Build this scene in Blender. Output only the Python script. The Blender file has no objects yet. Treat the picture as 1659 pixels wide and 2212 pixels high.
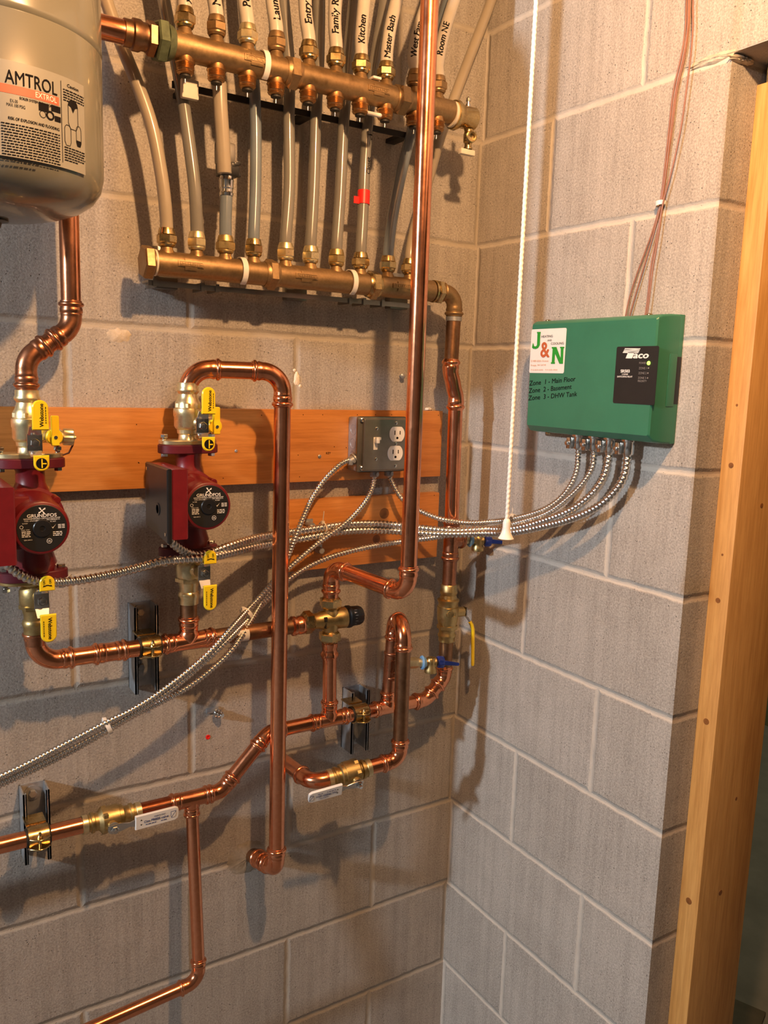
import bpy, bmesh, math, random
from mathutils import Vector as V, Matrix
random.seed(7)
COL = bpy.context.scene.collection
SC = bpy.context.scene
# ------------------------------------------------------------------ camera
ROT = [[0.8458985961373701, -0.532369860405283, 0.032216405522625495],
       [-0.055962493266862104, -0.14866719309164844, -0.987302519517498],
       [0.530399627073865, 0.8333549048455976, -0.15555011465632168]]
RR, DD, FF = [V(r) for r in ROT]
CAM = V((-1.1113, -1.4217, .7314)); FPX = 1812.76
def ray(px, py): return RR * ((px - 829.5) / FPX) + DD * ((py - 1106) / FPX) + FF
def P(px, py, d=.08):            # a measured point lying d metres in front of the back wall
    r = ray(px, py); return CAM + r * ((-d - CAM.y) / r.y)
def Q(px, py, d=.0):             # a measured point lying d metres off the right wall
    r = ray(px, py); return CAM + r * ((-d - CAM.x) / r.x)
cam_data = bpy.data.cameras.new('camera'); cam = bpy.data.objects.new('camera', cam_data); COL.objects.link(cam)
cam_data.sensor_fit = 'HORIZONTAL'; cam_data.sensor_width = 36; cam_data.lens = FPX / 1659 * 36; cam_data.clip_start = .02
cam.matrix_world = Matrix.Translation(CAM) @ Matrix((RR, -DD, -FF)).transposed().to_4x4()
SC.camera = cam
# ------------------------------------------------------------------ materials
def newmat(name):
    m = bpy.data.materials.new(name); m.use_nodes = True
    nt = m.node_tree; return m, nt, nt.nodes['Principled BSDF']
def N(nt, t, **kw):
    n = nt.nodes.new(t)
    for k, v in kw.items():
        if k in n.inputs: n.inputs[k].default_value = v
        else: setattr(n, k, v)
    return n
def mix(nt, f, a, b, mode='MIX'):
    n = nt.nodes.new('ShaderNodeMix'); n.data_type = 'RGBA'; n.blend_type = mode
    for i, x in ((0, f), (6, a), (7, b)):
        if hasattr(x, 'is_linked') or isinstance(x, bpy.types.NodeSocket): nt.links.new(x, n.inputs[i])
        else: n.inputs[i].default_value = x if i == 0 else (*x, 1)[:4]
    return n.outputs[2]
def ramp(nt, src, stops):
    n = nt.nodes.new('ShaderNodeValToRGB'); e = n.color_ramp.elements
    while len(e) > 1: e.remove(e[-1])
    for i, (p, c) in enumerate(stops):
        el = e[0] if i == 0 else e.new(p)
        el.position = p; el.color = (*c, 1) if len(c) == 3 else c
    nt.links.new(src, n.inputs[0]); return n.outputs[0]
def noise(nt, vec, scale, detail=3, rough=.5, dist=0):
    n = N(nt, 'ShaderNodeTexNoise', Scale=scale, Detail=detail, Roughness=rough, Distortion=dist)
    if vec is not None: nt.links.new(vec, n.inputs['Vector'])
    return n.outputs[0]
def coords(nt, scale=(1, 1, 1), rot=(0, 0, 0), loc=(0, 0, 0)):
    g = nt.nodes.new('ShaderNodeNewGeometry'); mp = nt.nodes.new('ShaderNodeMapping')
    mp.inputs['Scale'].default_value = scale; mp.inputs['Rotation'].default_value = rot; mp.inputs['Location'].default_value = loc
    nt.links.new(g.outputs['Position'], mp.inputs[0]); return mp.outputs[0]
def bump(nt, b, h, strength=.3, dist=.001):
    n = N(nt, 'ShaderNodeBump', Strength=strength, Distance=dist); nt.links.new(h, n.inputs['Height'])
    nt.links.new(n.outputs[0], b.inputs['Normal']); return n
def simple(name, col, rough=.5, metal=0, var=.0, vscale=30, bmp=0, spec=.5, coat=0, rvar=0):
    m, nt, b = newmat(name)
    b.inputs['Roughness'].default_value = rough; b.inputs['Metallic'].default_value = metal
    b.inputs['Specular IOR Level'].default_value = spec; b.inputs['Coat Weight'].default_value = coat
    vec = coords(nt); nz = noise(nt, vec, vscale, 4, .6)
    dark = tuple(c * (1 - var) for c in col); lite = tuple(min(1, c * (1 + var)) for c in col)
    nt.links.new(ramp(nt, nz, [(.3, dark), (.7, lite)]), b.inputs['Base Color'])
    if rvar:
        nt.links.new(ramp(nt, nz, [(.3, (rough - rvar,) * 3), (.7, (rough + rvar,) * 3)]), b.inputs['Roughness'])
    if bmp: bump(nt, b, noise(nt, vec, vscale * 6, 3), bmp, .0005)
    return m
def copper(name, c1, c2, rough, metal=1.0, sc=22):
    m, nt, b = newmat(name); vec = coords(nt)
    n1 = noise(nt, vec, sc, 5, .65, .6); n2 = noise(nt, vec, sc * 7, 3, .6)
    c = mix(nt, n1, c1, c2)
    nt.links.new(mix(nt, .35, c, ramp(nt, n2, [(.3, tuple(x * .75 for x in c1)), (.7, c2)])), b.inputs['Base Color'])
    nt.links.new(ramp(nt, n1, [(.3, (rough * .8,) * 3), (.75, (rough * 1.45,) * 3)]), b.inputs['Roughness'])
    b.inputs['Metallic'].default_value = metal
    bump(nt, b, n2, .08, .0006); return m
def wood(name, c1, c2, c3, axis, rough=.4):
    m, nt, b = newmat(name)
    sc = {'x': (1.6, 30, 30), 'z': (30, 30, 1.6)}[axis]
    vec = coords(nt, sc)
    n1 = noise(nt, vec, 1.6, 5, .6, 1.2); n2 = noise(nt, vec, 7, 4, .7)
    c = ramp(nt, n1, [(.25, c1), (.5, c2), (.75, c3)])
    nt.links.new(mix(nt, .3, c, ramp(nt, n2, [(.35, tuple(x * .7 for x in c1)), (.6, c3)])), b.inputs['Base Color'])
    b.inputs['Roughness'].default_value = rough
    bump(nt, b, n2, .12, .0005); return m
def concrete(name, mapping, cols, mortar, seed):
    """mapping: 'xz' back wall, 'yz' right wall, 'end' end face. Hollow block masonry, 16 x 8 inch units, tooled joints."""
    m, nt, b = newmat(name)
    g = nt.nodes.new('ShaderNodeNewGeometry'); sep = nt.nodes.new('ShaderNodeSeparateXYZ'); nt.links.new(g.outputs['Position'], sep.inputs[0])
    comb = nt.nodes.new('ShaderNodeCombineXYZ')
    def off(s, a, mul=1):
        n = nt.nodes.new('ShaderNodeMath'); n.operation = 'MULTIPLY_ADD'; nt.links.new(s, n.inputs[0]); n.inputs[1].default_value = mul; n.inputs[2].default_value = a; return n.outputs[0]
    if mapping == 'xz': u = off(sep.outputs[0], 40.64)
    elif mapping == 'yz': u = off(sep.outputs[1], 40.64 + .2032 - .009, -1)
    else: u = off(sep.outputs[0], .13, .05)
    nt.links.new(u, comb.inputs[0]); nt.links.new(off(sep.outputs[2], 40.64 + .005), comb.inputs[1])
    wob = nt.nodes.new('ShaderNodeTexNoise'); wob.inputs['Scale'].default_value = 38; wob.inputs['Detail'].default_value = 4
    nt.links.new(g.outputs['Position'], wob.inputs['Vector'])
    sub = nt.nodes.new('ShaderNodeVectorMath'); sub.operation = 'MULTIPLY_ADD'
    nt.links.new(wob.outputs['Color'], sub.inputs[0]); sub.inputs[1].default_value = (.005, .005, 0); nt.links.new(comb.outputs[0], sub.inputs[2])
    def brick(ms, sm):
        br = nt.nodes.new('ShaderNodeTexBrick'); br.offset = .5; br.offset_frequency = 2; br.squash = 1
        for k, v in (('Scale', 1), ('Mortar Size', ms), ('Mortar Smooth', sm), ('Bias', 0), ('Brick Width', .4064), ('Row Height', .2032)): br.inputs[k].default_value = v
        br.inputs['Color1'].default_value = (0, 0, 0, 1); br.inputs['Color2'].default_value = (1, 1, 1, 1); br.inputs['Mortar'].default_value = (.5, .5, .5, 1)
        nt.links.new(sub.outputs[0], br.inputs['Vector']); return br
    br = brick(.0070, .35); br2 = brick(.0086, .9)
    pos = coords(nt); streak = coords(nt, (60, 60, 2.2), loc=(seed, 0, 0))
    n_big = noise(nt, pos, 5.5, 4, .6, .3); n_mid = noise(nt, pos, 26, 5, .62); n_fine = noise(nt, pos, 300, 4, .75); n_str = noise(nt, streak, 1, 4, .6)
    c = ramp(nt, n_big, [(.40, cols[0]), (.5, cols[1]), (.60, cols[2])])
    c = mix(nt, .55, c, ramp(nt, n_str, [(.40, cols[0]), (.57, cols[2])]))
    c = mix(nt, .3, c, ramp(nt, n_mid, [(.33, cols[0]), (.66, cols[2])]))
    # block to block tone
    pb = ramp(nt, br.outputs['Color'], [(0, (.90, .89, .88)), (1, (1.06, 1.06, 1.07))])
    c = mix(nt, 1.0, c, pb, 'MULTIPLY')
    c = mix(nt, .55, c, ramp(nt, n_fine, [(.30, tuple(x * .55 for x in cols[0])), (.5, cols[1]), (.72, tuple(x * 1.3 for x in cols[2]))]))
    # open pores in the block face
    vo = N(nt, 'ShaderNodeTexVoronoi', Scale=150, Randomness=1); nt.links.new(pos, vo.inputs['Vector'])
    pore = ramp(nt, vo.outputs['Distance'], [(.06, (1, 1, 1)), (.18, (0, 0, 0))])
    pm = nt.nodes.new('ShaderNodeMath'); pm.operation = 'MULTIPLY'; nt.links.new(pore, pm.inputs[0])
    nt.links.new(ramp(nt, noise(nt, pos, 34, 5, .7), [(.47, (0, 0, 0)), (.60, (1, 1, 1))]), pm.inputs[1])
    c = mix(nt, pm.outputs[0], c, tuple(x * .42 for x in cols[0]))
    mc = ramp(nt, n_mid, [(.3, tuple(x * .86 for x in mortar)), (.7, mortar)])
    c = mix(nt, br.outputs['Fac'], c, mc)
    nt.links.new(c, b.inputs['Base Color']); b.inputs['Roughness'].default_value = .93; b.inputs['Specular IOR Level'].default_value = .2
    # relief: joint recess, pores, grain
    h = nt.nodes.new('ShaderNodeMath'); h.operation = 'MULTIPLY'; nt.links.new(br2.outputs['Fac'], h.inputs[0]); h.inputs[1].default_value = -1.0
    h2 = nt.nodes.new('ShaderNodeMath'); h2.operation = 'MULTIPLY_ADD'; nt.links.new(pm.outputs[0], h2.inputs[0]); h2.inputs[1].default_value = -.5; nt.links.new(h.outputs[0], h2.inputs[2])
    h3 = nt.nodes.new('ShaderNodeMath'); h3.operation = 'MULTIPLY_ADD'; nt.links.new(n_fine, h3.inputs[0]); h3.inputs[1].default_value = .30; nt.links.new(h2.outputs[0], h3.inputs[2])
    h4 = nt.nodes.new('ShaderNodeMath'); h4.operation = 'MULTIPLY_ADD'; nt.links.new(n_mid, h4.inputs[0]); h4.inputs[1].default_value = .5; nt.links.new(h3.outputs[0], h4.inputs[2])
    bump(nt, b, h4.outputs[0], .8, .0035); return m
BLK = [(.245, .223, .197), (.375, .348, .312), (.51, .478, .437)]
M = dict(
 block_b=concrete('block_masonry_back', 'xz', BLK, (.46, .415, .35), 0),
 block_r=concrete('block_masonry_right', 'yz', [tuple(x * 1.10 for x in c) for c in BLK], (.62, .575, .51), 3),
 block_e=concrete('block_masonry_end', 'end', BLK, (.43, .38, .33), 5),
 patch=simple('mortar_patch', (.55, .48, .38), .95, 0, .2, 90, .6),
 plaster=simple('white_plaster', (.85, .78, .66), .9, 0, .12, 200, .5),
 grout=simple('grey_mortar', (.31, .275, .22), .95, 0, .25, 80, .8),
 floor=simple('floor_concrete', (.16, .15, .14), .85, 0, .15, 8, .2),
 ceil=simple('ceiling_boards', (.20, .15, .10), .85, 0, .15, 8, .2),
 room=simple('painted_block', (.08, .07, .06), .9, 0, .12, 6, .2),
 far=simple('olive_wall', (.17, .165, .09), .9, 0, .12, 4),
 copper=copper('bright_copper', (.80, .29, .135), (.92, .42, .235), .18),
 copper_dk=copper('tarnished_copper', (.40, .17, .085), (.62, .27, .15), .28),
 copper_br=copper('brown_aged_copper', (.24, .13, .07), (.40, .22, .12), .36),
 bronze=copper('dull_bronze', (.27, .175, .085), (.42, .28, .14), .42, .85, 30),
 brass=copper('yellow_brass', (.74, .62, .33), (.88, .78, .50), .30, .92, 25),
 brass_m=copper('matte_cast_brass', (.48, .355, .15), (.63, .48, .225), .36, 1, 40),
 brass_g=copper('dark_brass_nut', (.42, .30, .13), (.66, .50, .24), .24, 1, 40),
 verdigris=simple('green_verdigris', (.12, .15, .085), .6, .4, .4, 60, .3),
 chrome=simple('chrome', (.72, .72, .70), .16, 1, .12, 40),
 steel=simple('galvanised_steel', (.36, .38, .40), .38, .55, .22, 60, .1, rvar=.08),
 steel_dk=simple('grey_steel_cover', (.30, .29, .26), .36, .85, .12, 30, .1),
 armor=simple('armoured_cable_steel', (.66, .64, .60), .27, 1, .10, 50),
 yel=simple('yellow_vinyl', (.90, .66, .015), .35, 0, .04, 40, coat=.2),
 blue=simple('blue_plastic', (.01, .035, .33), .3, 0, .1, 40, coat=.3),
 lblue=simple('blue_thread_tape', (.17, .38, .68), .6, 0, .2, 90),
 red=simple('red_cast_paint', (.155, .008, .012), .38, 0, .12, 60, .1, coat=.15),
 red2=simple('maroon_flange_paint', (.105, .008, .018), .45, 0, .15, 60, .15),
 black=simple('black_plastic', (.012, .012, .013), .35, 0, .2, 40, .05),
 blackm=simple('black_label', (.014, .014, .014), .42, 0, .1, 40),
 tank=simple('grey_green_tank_paint', (.185, .185, .155), .26, 0, .03, 10, coat=.4),
 label=simple('tank_label_stock', (.27, .27, .245), .42, 0, .03, 10),
 orange=simple('orange_red_band', (.80, .11, .055), .5, 0, .04, 30),
 ink=simple('black_ink', (.010, .009, .010), .85, 0, .1, 60, spec=.1),
 ink_g=simple('grey_ink', (.22, .21, .20), .6, 0, .1, 60),
 white=simple('white_plastic', (.80, .79, .76), .38, 0, .03, 40, coat=.1),
 white_i=simple('white_print', (.82, .82, .80), .5, 0, .02, 40),
 ivory=simple('ivory_plastic', (.72, .66, .54), .5, 0, .05, 60),
 pexw=simple('white_pex', (.52, .48, .41), .32, 0, .05, 30, coat=.2),
 pexg=simple('clear_grey_pex', (.20, .195, .175), .22, 0, .10, 14, coat=.5),
 pexb=simple('blue_grey_pex', (.17, .21, .25), .22, 0, .10, 14, coat=.5),
 pext=simple('beige_pex', (.36, .31, .235), .28, 0, .06, 14, coat=.3),
 redtape=simple('red_tape', (.80, .02, .015), .4, 0, .06, 90),
 green=simple('green_enclosure_plastic', (.034, .175, .105), .38, 0, .06, 20, .08, coat=.1),
 greenp=simple('green_print', (.02, .30, .03), .5, 0, .05, 60),
 rust=simple('rust_print', (.50, .12, .04), .5, 0, .05, 60),
 pale=simple('pale_orange_print', (.72, .40, .27), .5, 0, .05, 60),
 bluep=simple('navy_print', (.03, .05, .22), .5, 0, .05, 60),
 pine=wood('shellacked_pine_board', (.44, .155, .03), (.58, .225, .048), (.68, .30, .08), 'x', .38),
 stud=wood('fir_stud', (.47, .215, .052), (.60, .31, .088), (.70, .40, .135), 'z', .5),
 stud_h=wood('fir_head', (.47, .215, .052), (.60, .31, .088), (.70, .40, .135), 'x', .5),
 knot=simple('pine_knot', (.24, .09, .022), .45, 0, .3, 90),
 wire=simple('brown_thermostat_wire', (.27, .125, .075), .45, 0, .15, 60),
 cord=simple('white_braided_cord', (.86, .83, .76), .7, 0, .03, 300),
 rubber=simple('black_rubber', (.015, .013, .012), .6, 0, .2, 60),
 strap=simple('black_red_strap', (.05, .010, .010), .5, 0, .2, 60),
 thread=copper('threaded_bronze', (.38, .21, .09), (.58, .35, .16), .33, 1, 60),
 crate=simple('dark_lid', (.06, .045, .03), .6, 0, .2, 30),
 crate_e=simple('rusty_orange_side', (.42, .13, .03), .6, 0, .2, 30),
)
led, nt, b = newmat('green_led'); b.inputs['Emission Color'].default_value = (.35, 1, .05, 1); b.inputs['Emission Strength'].default_value = 5; b.inputs['Base Color'].default_value = (.3, .8, .1, 1)
M['led'] = led
# ------------------------------------------------------------------ mesh builder
def frame(ax):
    ax = V(ax).normalized(); t = V((0, 0, 1)) if abs(ax.z) < .9 else V((0, -1, 0))
    u = t.cross(ax).normalized(); return u, ax.cross(u).normalized(), ax
class MB:
    def __init__(s): s.v = []; s.f = []
    def add(s, vs, fs):
        o = len(s.v); s.v += [V(x) for x in vs]; s.f += [tuple(i + o for i in f) for f in fs]; return s
    def rings(s, rings, caps=(True, True)):
        n = len(rings[0]); vs = [p for r in rings for p in r]; fs = []
        for i in range(len(rings) - 1):
            for j in range(n):
                k = (j + 1) % n; fs.append((i * n + j, i * n + k, (i + 1) * n + k, (i + 1) * n + j))
        if caps[0]: fs.append(tuple(range(n - 1, -1, -1)))
        if caps[1]: fs.append(tuple((len(rings) - 1) * n + j for j in range(n)))
        return s.add(vs, fs)
    def tube(s, pts, r, n=20, caps=(True, True), twist=None):
        pts = [V(p) for p in pts]; m = len(pts); rs = r if isinstance(r, (list, tuple)) else [r] * m
        tan = []
        for i in range(m):
            a = pts[max(i - 1, 0)]; c = pts[min(i + 1, m - 1)]
            t = c - a
            if t.length < 1e-9: t = tan[-1] if tan else V((0, 0, 1))
            tan.append(t.normalized())
        u, w, _ = frame(tan[0]); rg = []
        for i in range(m):
            if i:
                q = tan[i - 1].rotation_difference(tan[i]); u = q @ u; w = q @ w
            if twist:   # helical ridge
                rg.append([pts[i] + (u * math.cos(a) + w * math.sin(a)) * (rs[i] + twist[0] * math.cos(twist[1][i] - a)) for a in (2 * math.pi * j / n for j in range(n))])
            else:
                rg.append([pts[i] + (u * math.cos(a) + w * math.sin(a)) * rs[i] for a in (2 * math.pi * j / n for j in range(n))])
        return s.rings(rg, caps)
    def lathe(s, o, ax, prof, n=28, ph=0):
        u, w, ax = frame(ax); o = V(o)
        rg = [[o + ax * t + (u * math.cos(a) + w * math.sin(a)) * max(r, 1e-5) for a in (2 * math.pi * j / n + ph for j in range(n))] for t, r in prof]
        return s.rings(rg)
    def cyl(s, a, b, r, n=20):
        a = V(a); b = V(b); return s.lathe(a, b - a, [(0, r), ((b - a).length, r)], n)
    def hexn(s, o, ax, t0, t1, r, ph=0):   # hexagon nut with chamfered corners, r = across corners / 2
        c = (t1 - t0) * .14; rc = r * .9
        u, w, ax = frame(ax); o = V(o); L = []
        for t, rr in ((t0, rc), (t0 + c, r), (t1 - c, r), (t1, rc)):
            L.append([o + ax * t + (u * math.cos(a) + w * math.sin(a)) * rr for a in (2 * math.pi * j / 6 + ph for j in range(6))])
        return s.rings(L)
    def box(s, x0, x1, y0, y1, z0, z1, bev=0, mat=None, seg=2):
        bm = bmesh.new(); bmesh.ops.create_cube(bm, size=1)
        for v in bm.verts: v.co = V(((x0 + x1) / 2 + v.co.x * (x1 - x0), (y0 + y1) / 2 + v.co.y * (y1 - y0), (z0 + z1) / 2 + v.co.z * (z1 - z0)))
        if bev: bmesh.ops.bevel(bm, geom=bm.edges[:], offset=bev, segments=seg, affect='EDGES', profile=.6)
        bm.verts.index_update(); vs = [v.co.copy() for v in bm.verts]
        if mat is not None: vs = [mat @ v for v in vs]
        s.add(vs, [tuple(v.index for v in f.verts) for f in bm.faces]); bm.free(); return s
    def slab(s, poly, o, u, v, w, t, ch=0):
        """polygon in (u,v) at o, extruded t along w, optional chamfer"""
        o = V(o); u = V(u); v = V(v); w = V(w); cx = sum(p[0] for p in poly) / len(poly); cy = sum(p[1] for p in poly) / len(poly)
        def ring(k, h):
            out = []
            for (a, b) in poly:
                L = math.hypot(a - cx, b - cy) or 1
                out.append(o + u * (a - (a - cx) / L * k) + v * (b - (b - cy) / L * k) + w * h)
            return out
        R = [ring(ch, 0), ring(0, ch), ring(0, t - ch), ring(ch, t)] if ch else [ring(0, 0), ring(0, t)]
        return s.rings(R)
def strokes(s, size, bold=0):
    cu = bpy.data.curves.new('t', 'FONT'); cu.body = s; cu.size = size; cu.align_x = 'CENTER'; cu.align_y = 'CENTER'; cu.resolution_u = 3
    ob = bpy.data.objects.new('t', cu); COL.objects.link(ob)
    dg = bpy.context.evaluated_depsgraph_get(); me = ob.evaluated_get(dg).to_mesh()
    vs = [v.co.copy() for v in me.vertices]; fs = [tuple(p.vertices) for p in me.polygons]
    bpy.data.objects.remove(ob); bpy.data.curves.remove(cu)
    if bold:      # heavier strokes: the same glyphs laid twice more, a hair to either side
        n = len(vs); base = list(vs); bf = list(fs)
        for k, (dx, dy) in enumerate(((-.8, 0), (.8, 0), (0, .6), (0, -.6))):
            vs += [V((p.x + dx * bold * size, p.y + dy * bold * size, .00004 * (k + 1))) for p in base]; fs += [tuple(i + n * (k + 1) for i in f) for f in bf]
    return vs, fs
def text(mb, s, size, o, u, v, w=None, bold=.0, sx=1, shear=0, align='C', fn=None, lift=.00035):
    """lettering laid on a plane (o,u,v) or through fn(a,b)->point"""
    vs, fs = strokes(s, size, bold)
    if not vs: return
    x0 = min(p.x for p in vs); x1 = max(p.x for p in vs)
    dx = {'C': 0, 'L': -x0, 'R': -x1}[align]
    if fn:
        out = []
        for p in vs:
            a, b_ = (p.x + dx) * sx + shear * p.y, p.y; q = fn(a, b_)
            if p.z: q = q + (fn(a + 1e-4, b_) - q).cross(fn(a, b_ + 1e-4) - q).normalized() * p.z
            out.append(q)
        mb.add(out, fs)
    else:
        o = V(o); u = V(u).normalized(); v = V(v).normalized(); w = w or u.cross(v); w = V(w).normalized()
        mb.add([o + u * ((p.x + dx) * sx + shear * p.y) + v * p.y + w * (lift + p.z) for p in vs], fs)
def dashes(mb, rows, o, u, v, w, width, h, pitch, fn=None, seed=1, just=False):
    """tiny unreadable print: rows of word shaped marks"""
    rnd = random.Random(seed)
    for r in range(rows):
        x = 0; W = width if just or r < rows - 1 else width * .6
        while x < W - h:
            L = min(rnd.uniform(2, 6) * h * .8, W - x)
            q = [(x, -r * pitch), (x + L, -r * pitch), (x + L, -r * pitch - h), (x, -r * pitch - h)]
            if fn: mb.add([fn(a, b) for a, b in q], [(0, 3, 2, 1)])
            else: mb.add([V(o) + V(u) * a + V(v) * b + V(w) * .0004 for a, b in q], [(0, 3, 2, 1)])
            x += L + h * .8
ORG = {}
def thing(name, label, cat, loc, group=None):
    o = bpy.data.objects.new(name, None); COL.objects.link(o); o.location = V(loc); o.empty_display_size = .02
    ORG[o.name] = V(loc); return tag(o, label, cat, group)
def tag(o, label, cat, group=None):
    o['label'] = label; o['category'] = cat
    if group: o['group'] = group
    return o
def build(name, mb, mat, parent=None, sharp=38, label=None, flat=False, origin=None):
    me = bpy.data.meshes.new(name)
    org = ORG[parent.name] if parent is not None else (V(origin) if origin is not None else V((0, 0, 0)))
    me.from_pydata([tuple(v - org) for v in mb.v], [], mb.f); me.validate()
    bm = bmesh.new(); bm.from_mesh(me); bmesh.ops.recalc_face_normals(bm, faces=bm.faces[:]); bm.to_mesh(me); bm.free()
    me.materials.append(M[mat] if isinstance(mat, str) else mat)
    if not flat:
        me.shade_smooth(); me.set_sharp_from_angle(angle=math.radians(sharp))
    o = bpy.data.objects.new(name, me); COL.objects.link(o)
    if parent is not None: o.parent = parent
    else: o.location = org
    ORG[o.name] = org
    if label: o['label'] = label
    return o
def solo(name, mb, mat, label, cat, group=None, **kw):
    c = sum(mb.v, V()) / len(mb.v); o = build(name, mb, mat, None, origin=c, **kw); return tag(o, label, cat, group)
def struct(o): o['kind'] = 'structure'; return o
X, Y, Z = V((1, 0, 0)), V((0, 1, 0)), V((0, 0, 1)); NY = -Y; NX = -X; NZ = -Z
# ------------------------------------------------------------------ spline helpers
def spline(pts, step=.004):
    pts = [V(p) for p in pts]; ext = [pts[0] * 2 - pts[1]] + pts + [pts[-1] * 2 - pts[-2]]; out = []
    for i in range(1, len(ext) - 2):
        p0, p1, p2, p3 = ext[i - 1:i + 3]; n = max(2, int((p2 - p1).length / step))
        for k in range(n):
            t = k / n; t2 = t * t; t3 = t2 * t
            out.append(.5 * ((2 * p1) + (p2 - p0) * t + (2 * p0 - 5 * p1 + 4 * p2 - p3) * t2 + (3 * p1 - p0 - 3 * p2 + p3) * t3))
    out.append(pts[-1]); return out
def smoothpath(pts, it=2):
    for _ in range(it): pts = [pts[0]] + [(pts[i - 1] + pts[i] * 2 + pts[i + 1]) / 4 for i in range(1, len(pts) - 1)] + [pts[-1]]
    return pts
# ------------------------------------------------------------------ room shell
FLOOR, CEIL, XL, YF = -.84, 1.66, -4.3, -3.3
mb = MB().box(XL, 0.0, 0, .2, FLOOR, CEIL); struct(build('wall_back', mb, 'block_b', flat=True))
LEN = .577
def wall_right():
    mb = MB(); zt = 1.2164
    mb.box(0, .2, -LEN, .2, FLOOR, zt); mb.box(0, .2, YF, .2, zt, CEIL)
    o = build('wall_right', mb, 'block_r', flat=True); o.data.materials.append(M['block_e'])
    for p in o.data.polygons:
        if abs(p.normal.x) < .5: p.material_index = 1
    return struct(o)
wr = wall_right()
mb = MB().box(XL, 2.6, YF, 2.2, FLOOR - .1, FLOOR); struct(build('floor', mb, 'floor', flat=True))
mb = MB().box(XL, 2.6, YF, 2.2, CEIL, CEIL + .1); struct(build('ceiling', mb, 'ceil', flat=True))
mb = MB().box(XL - .1, XL, YF, .2, FLOOR, CEIL); struct(build('wall_left', mb, 'room', flat=True))
mb = MB().box(XL, 2.6, YF - .1, YF, FLOOR, CEIL); struct(build('wall_front', mb, 'room', flat=True))
mb = MB().box(2.5, 2.6, YF, 2.2, FLOOR, CEIL); struct(build('wall_far', mb, 'far', flat=True))
mb = MB().box(.2, 2.6, 1.9, 2.0, FLOOR, CEIL); struct(build('wall_neighbour', mb, 'far', flat=True))
# patches on the masonry (chips, plaster, grout)
def blob(mb, c, u, v, w, ru, rv, h, seed, n=26, rag=.16):
    rnd = random.Random(seed); c = V(c); rr = [1 + rnd.uniform(-rag, rag) for _ in range(n)]
    L = [[c + u * math.cos(2 * math.pi * j / n) * ru * rr[j] * k + v * math.sin(2 * math.pi * j / n) * rv * rr[j] * k + w * (hh * (1 + rnd.uniform(-.3, .3))) for j in range(n)] for k, hh in ((1, 0), (.85, h * .5), (.5, h), (.15, h * 1.1))]
    mb.rings(L, (False, True))
wb = bpy.data.objects['wall_back']
mb = MB(); blob(mb, P(258, 724, 0), X, Z, NY, .020, .011, .0015, 3); build('plaster_patch', mb, 'patch', wb, label='crumbly pale mortar smear')
mb = MB(); blob(mb, P(641, 818, 0), X, Z, NY, .0065, .012, .0015, 4); blob(mb, P(636, 800, 0), X, Z, NY, .003, .003, .001, 9); blob(mb, P(648, 834, 0), X, Z, NY, .003, .003, .001, 19); build('plaster_patch', mb, 'plaster', wb, label='small white plaster spot')
mb = MB(); c = P(533, 1852, 0); blob(mb, c, X, Z, NY, .040, .034, .0022, 5, 60, .05); build('mortar_patch', mb, 'grout', wb, label='grey mortar packed round the pipe hole')
mb = MB(); c = P(449, 1592, 0); mb.lathe(c, NY, [(0, .0045), (.001, .0045), (.0012, .0028), (.0002, .0024)], 16); build('wall_plug', mb, 'redtape', wb, label='red wall plug')
mb = MB(); blob(mb, V((0, -LEN + .035, 1.2165)), Y, Z, NX, .045, .007, .004, 8); blob(mb, V((.02, -LEN, 1.211)), X, Z, NY, .03, .006, .006, 11); build('mortar_lump', mb, 'patch', wr, label='ragged mortar at the wall corner')
# timber jamb and head of the opening
def stud():
    mb = MB().box(.0625, .20, -.615, -LEN, FLOOR, 1.185, .002); o = struct(build('trim_1', mb, 'stud'))
    k = MB()
    for px, py, r in ((1586, 1005, .0045), (1557, 1296, .0045), (1548, 1200, .002), (1521, 1560, .0055), (1594, 875, .002), (1480, 1950, .006)):
        c = P(px, py, .596); c.x = .0625; k.lathe(c + X * .002, NX, [(0, r), (.0025, r * .97), (.0026, .0001)], 18)
    for px, py, r in ((1645, 1092, .004), (1556, 1928, .005), (1590, 1725, .003)):
        c = P(px, py, .615); k.lathe(c + Y * .002, NY, [(0, r), (.0025, r * .97), (.0026, .0001)], 18)
    build('knot', k, 'knot', o)
    mb = MB().box(.075, .20, -1.6, -.583, 1.1855, 1.2135, .002); struct(build('trim_2', mb, 'stud_h'))
stud()
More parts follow.
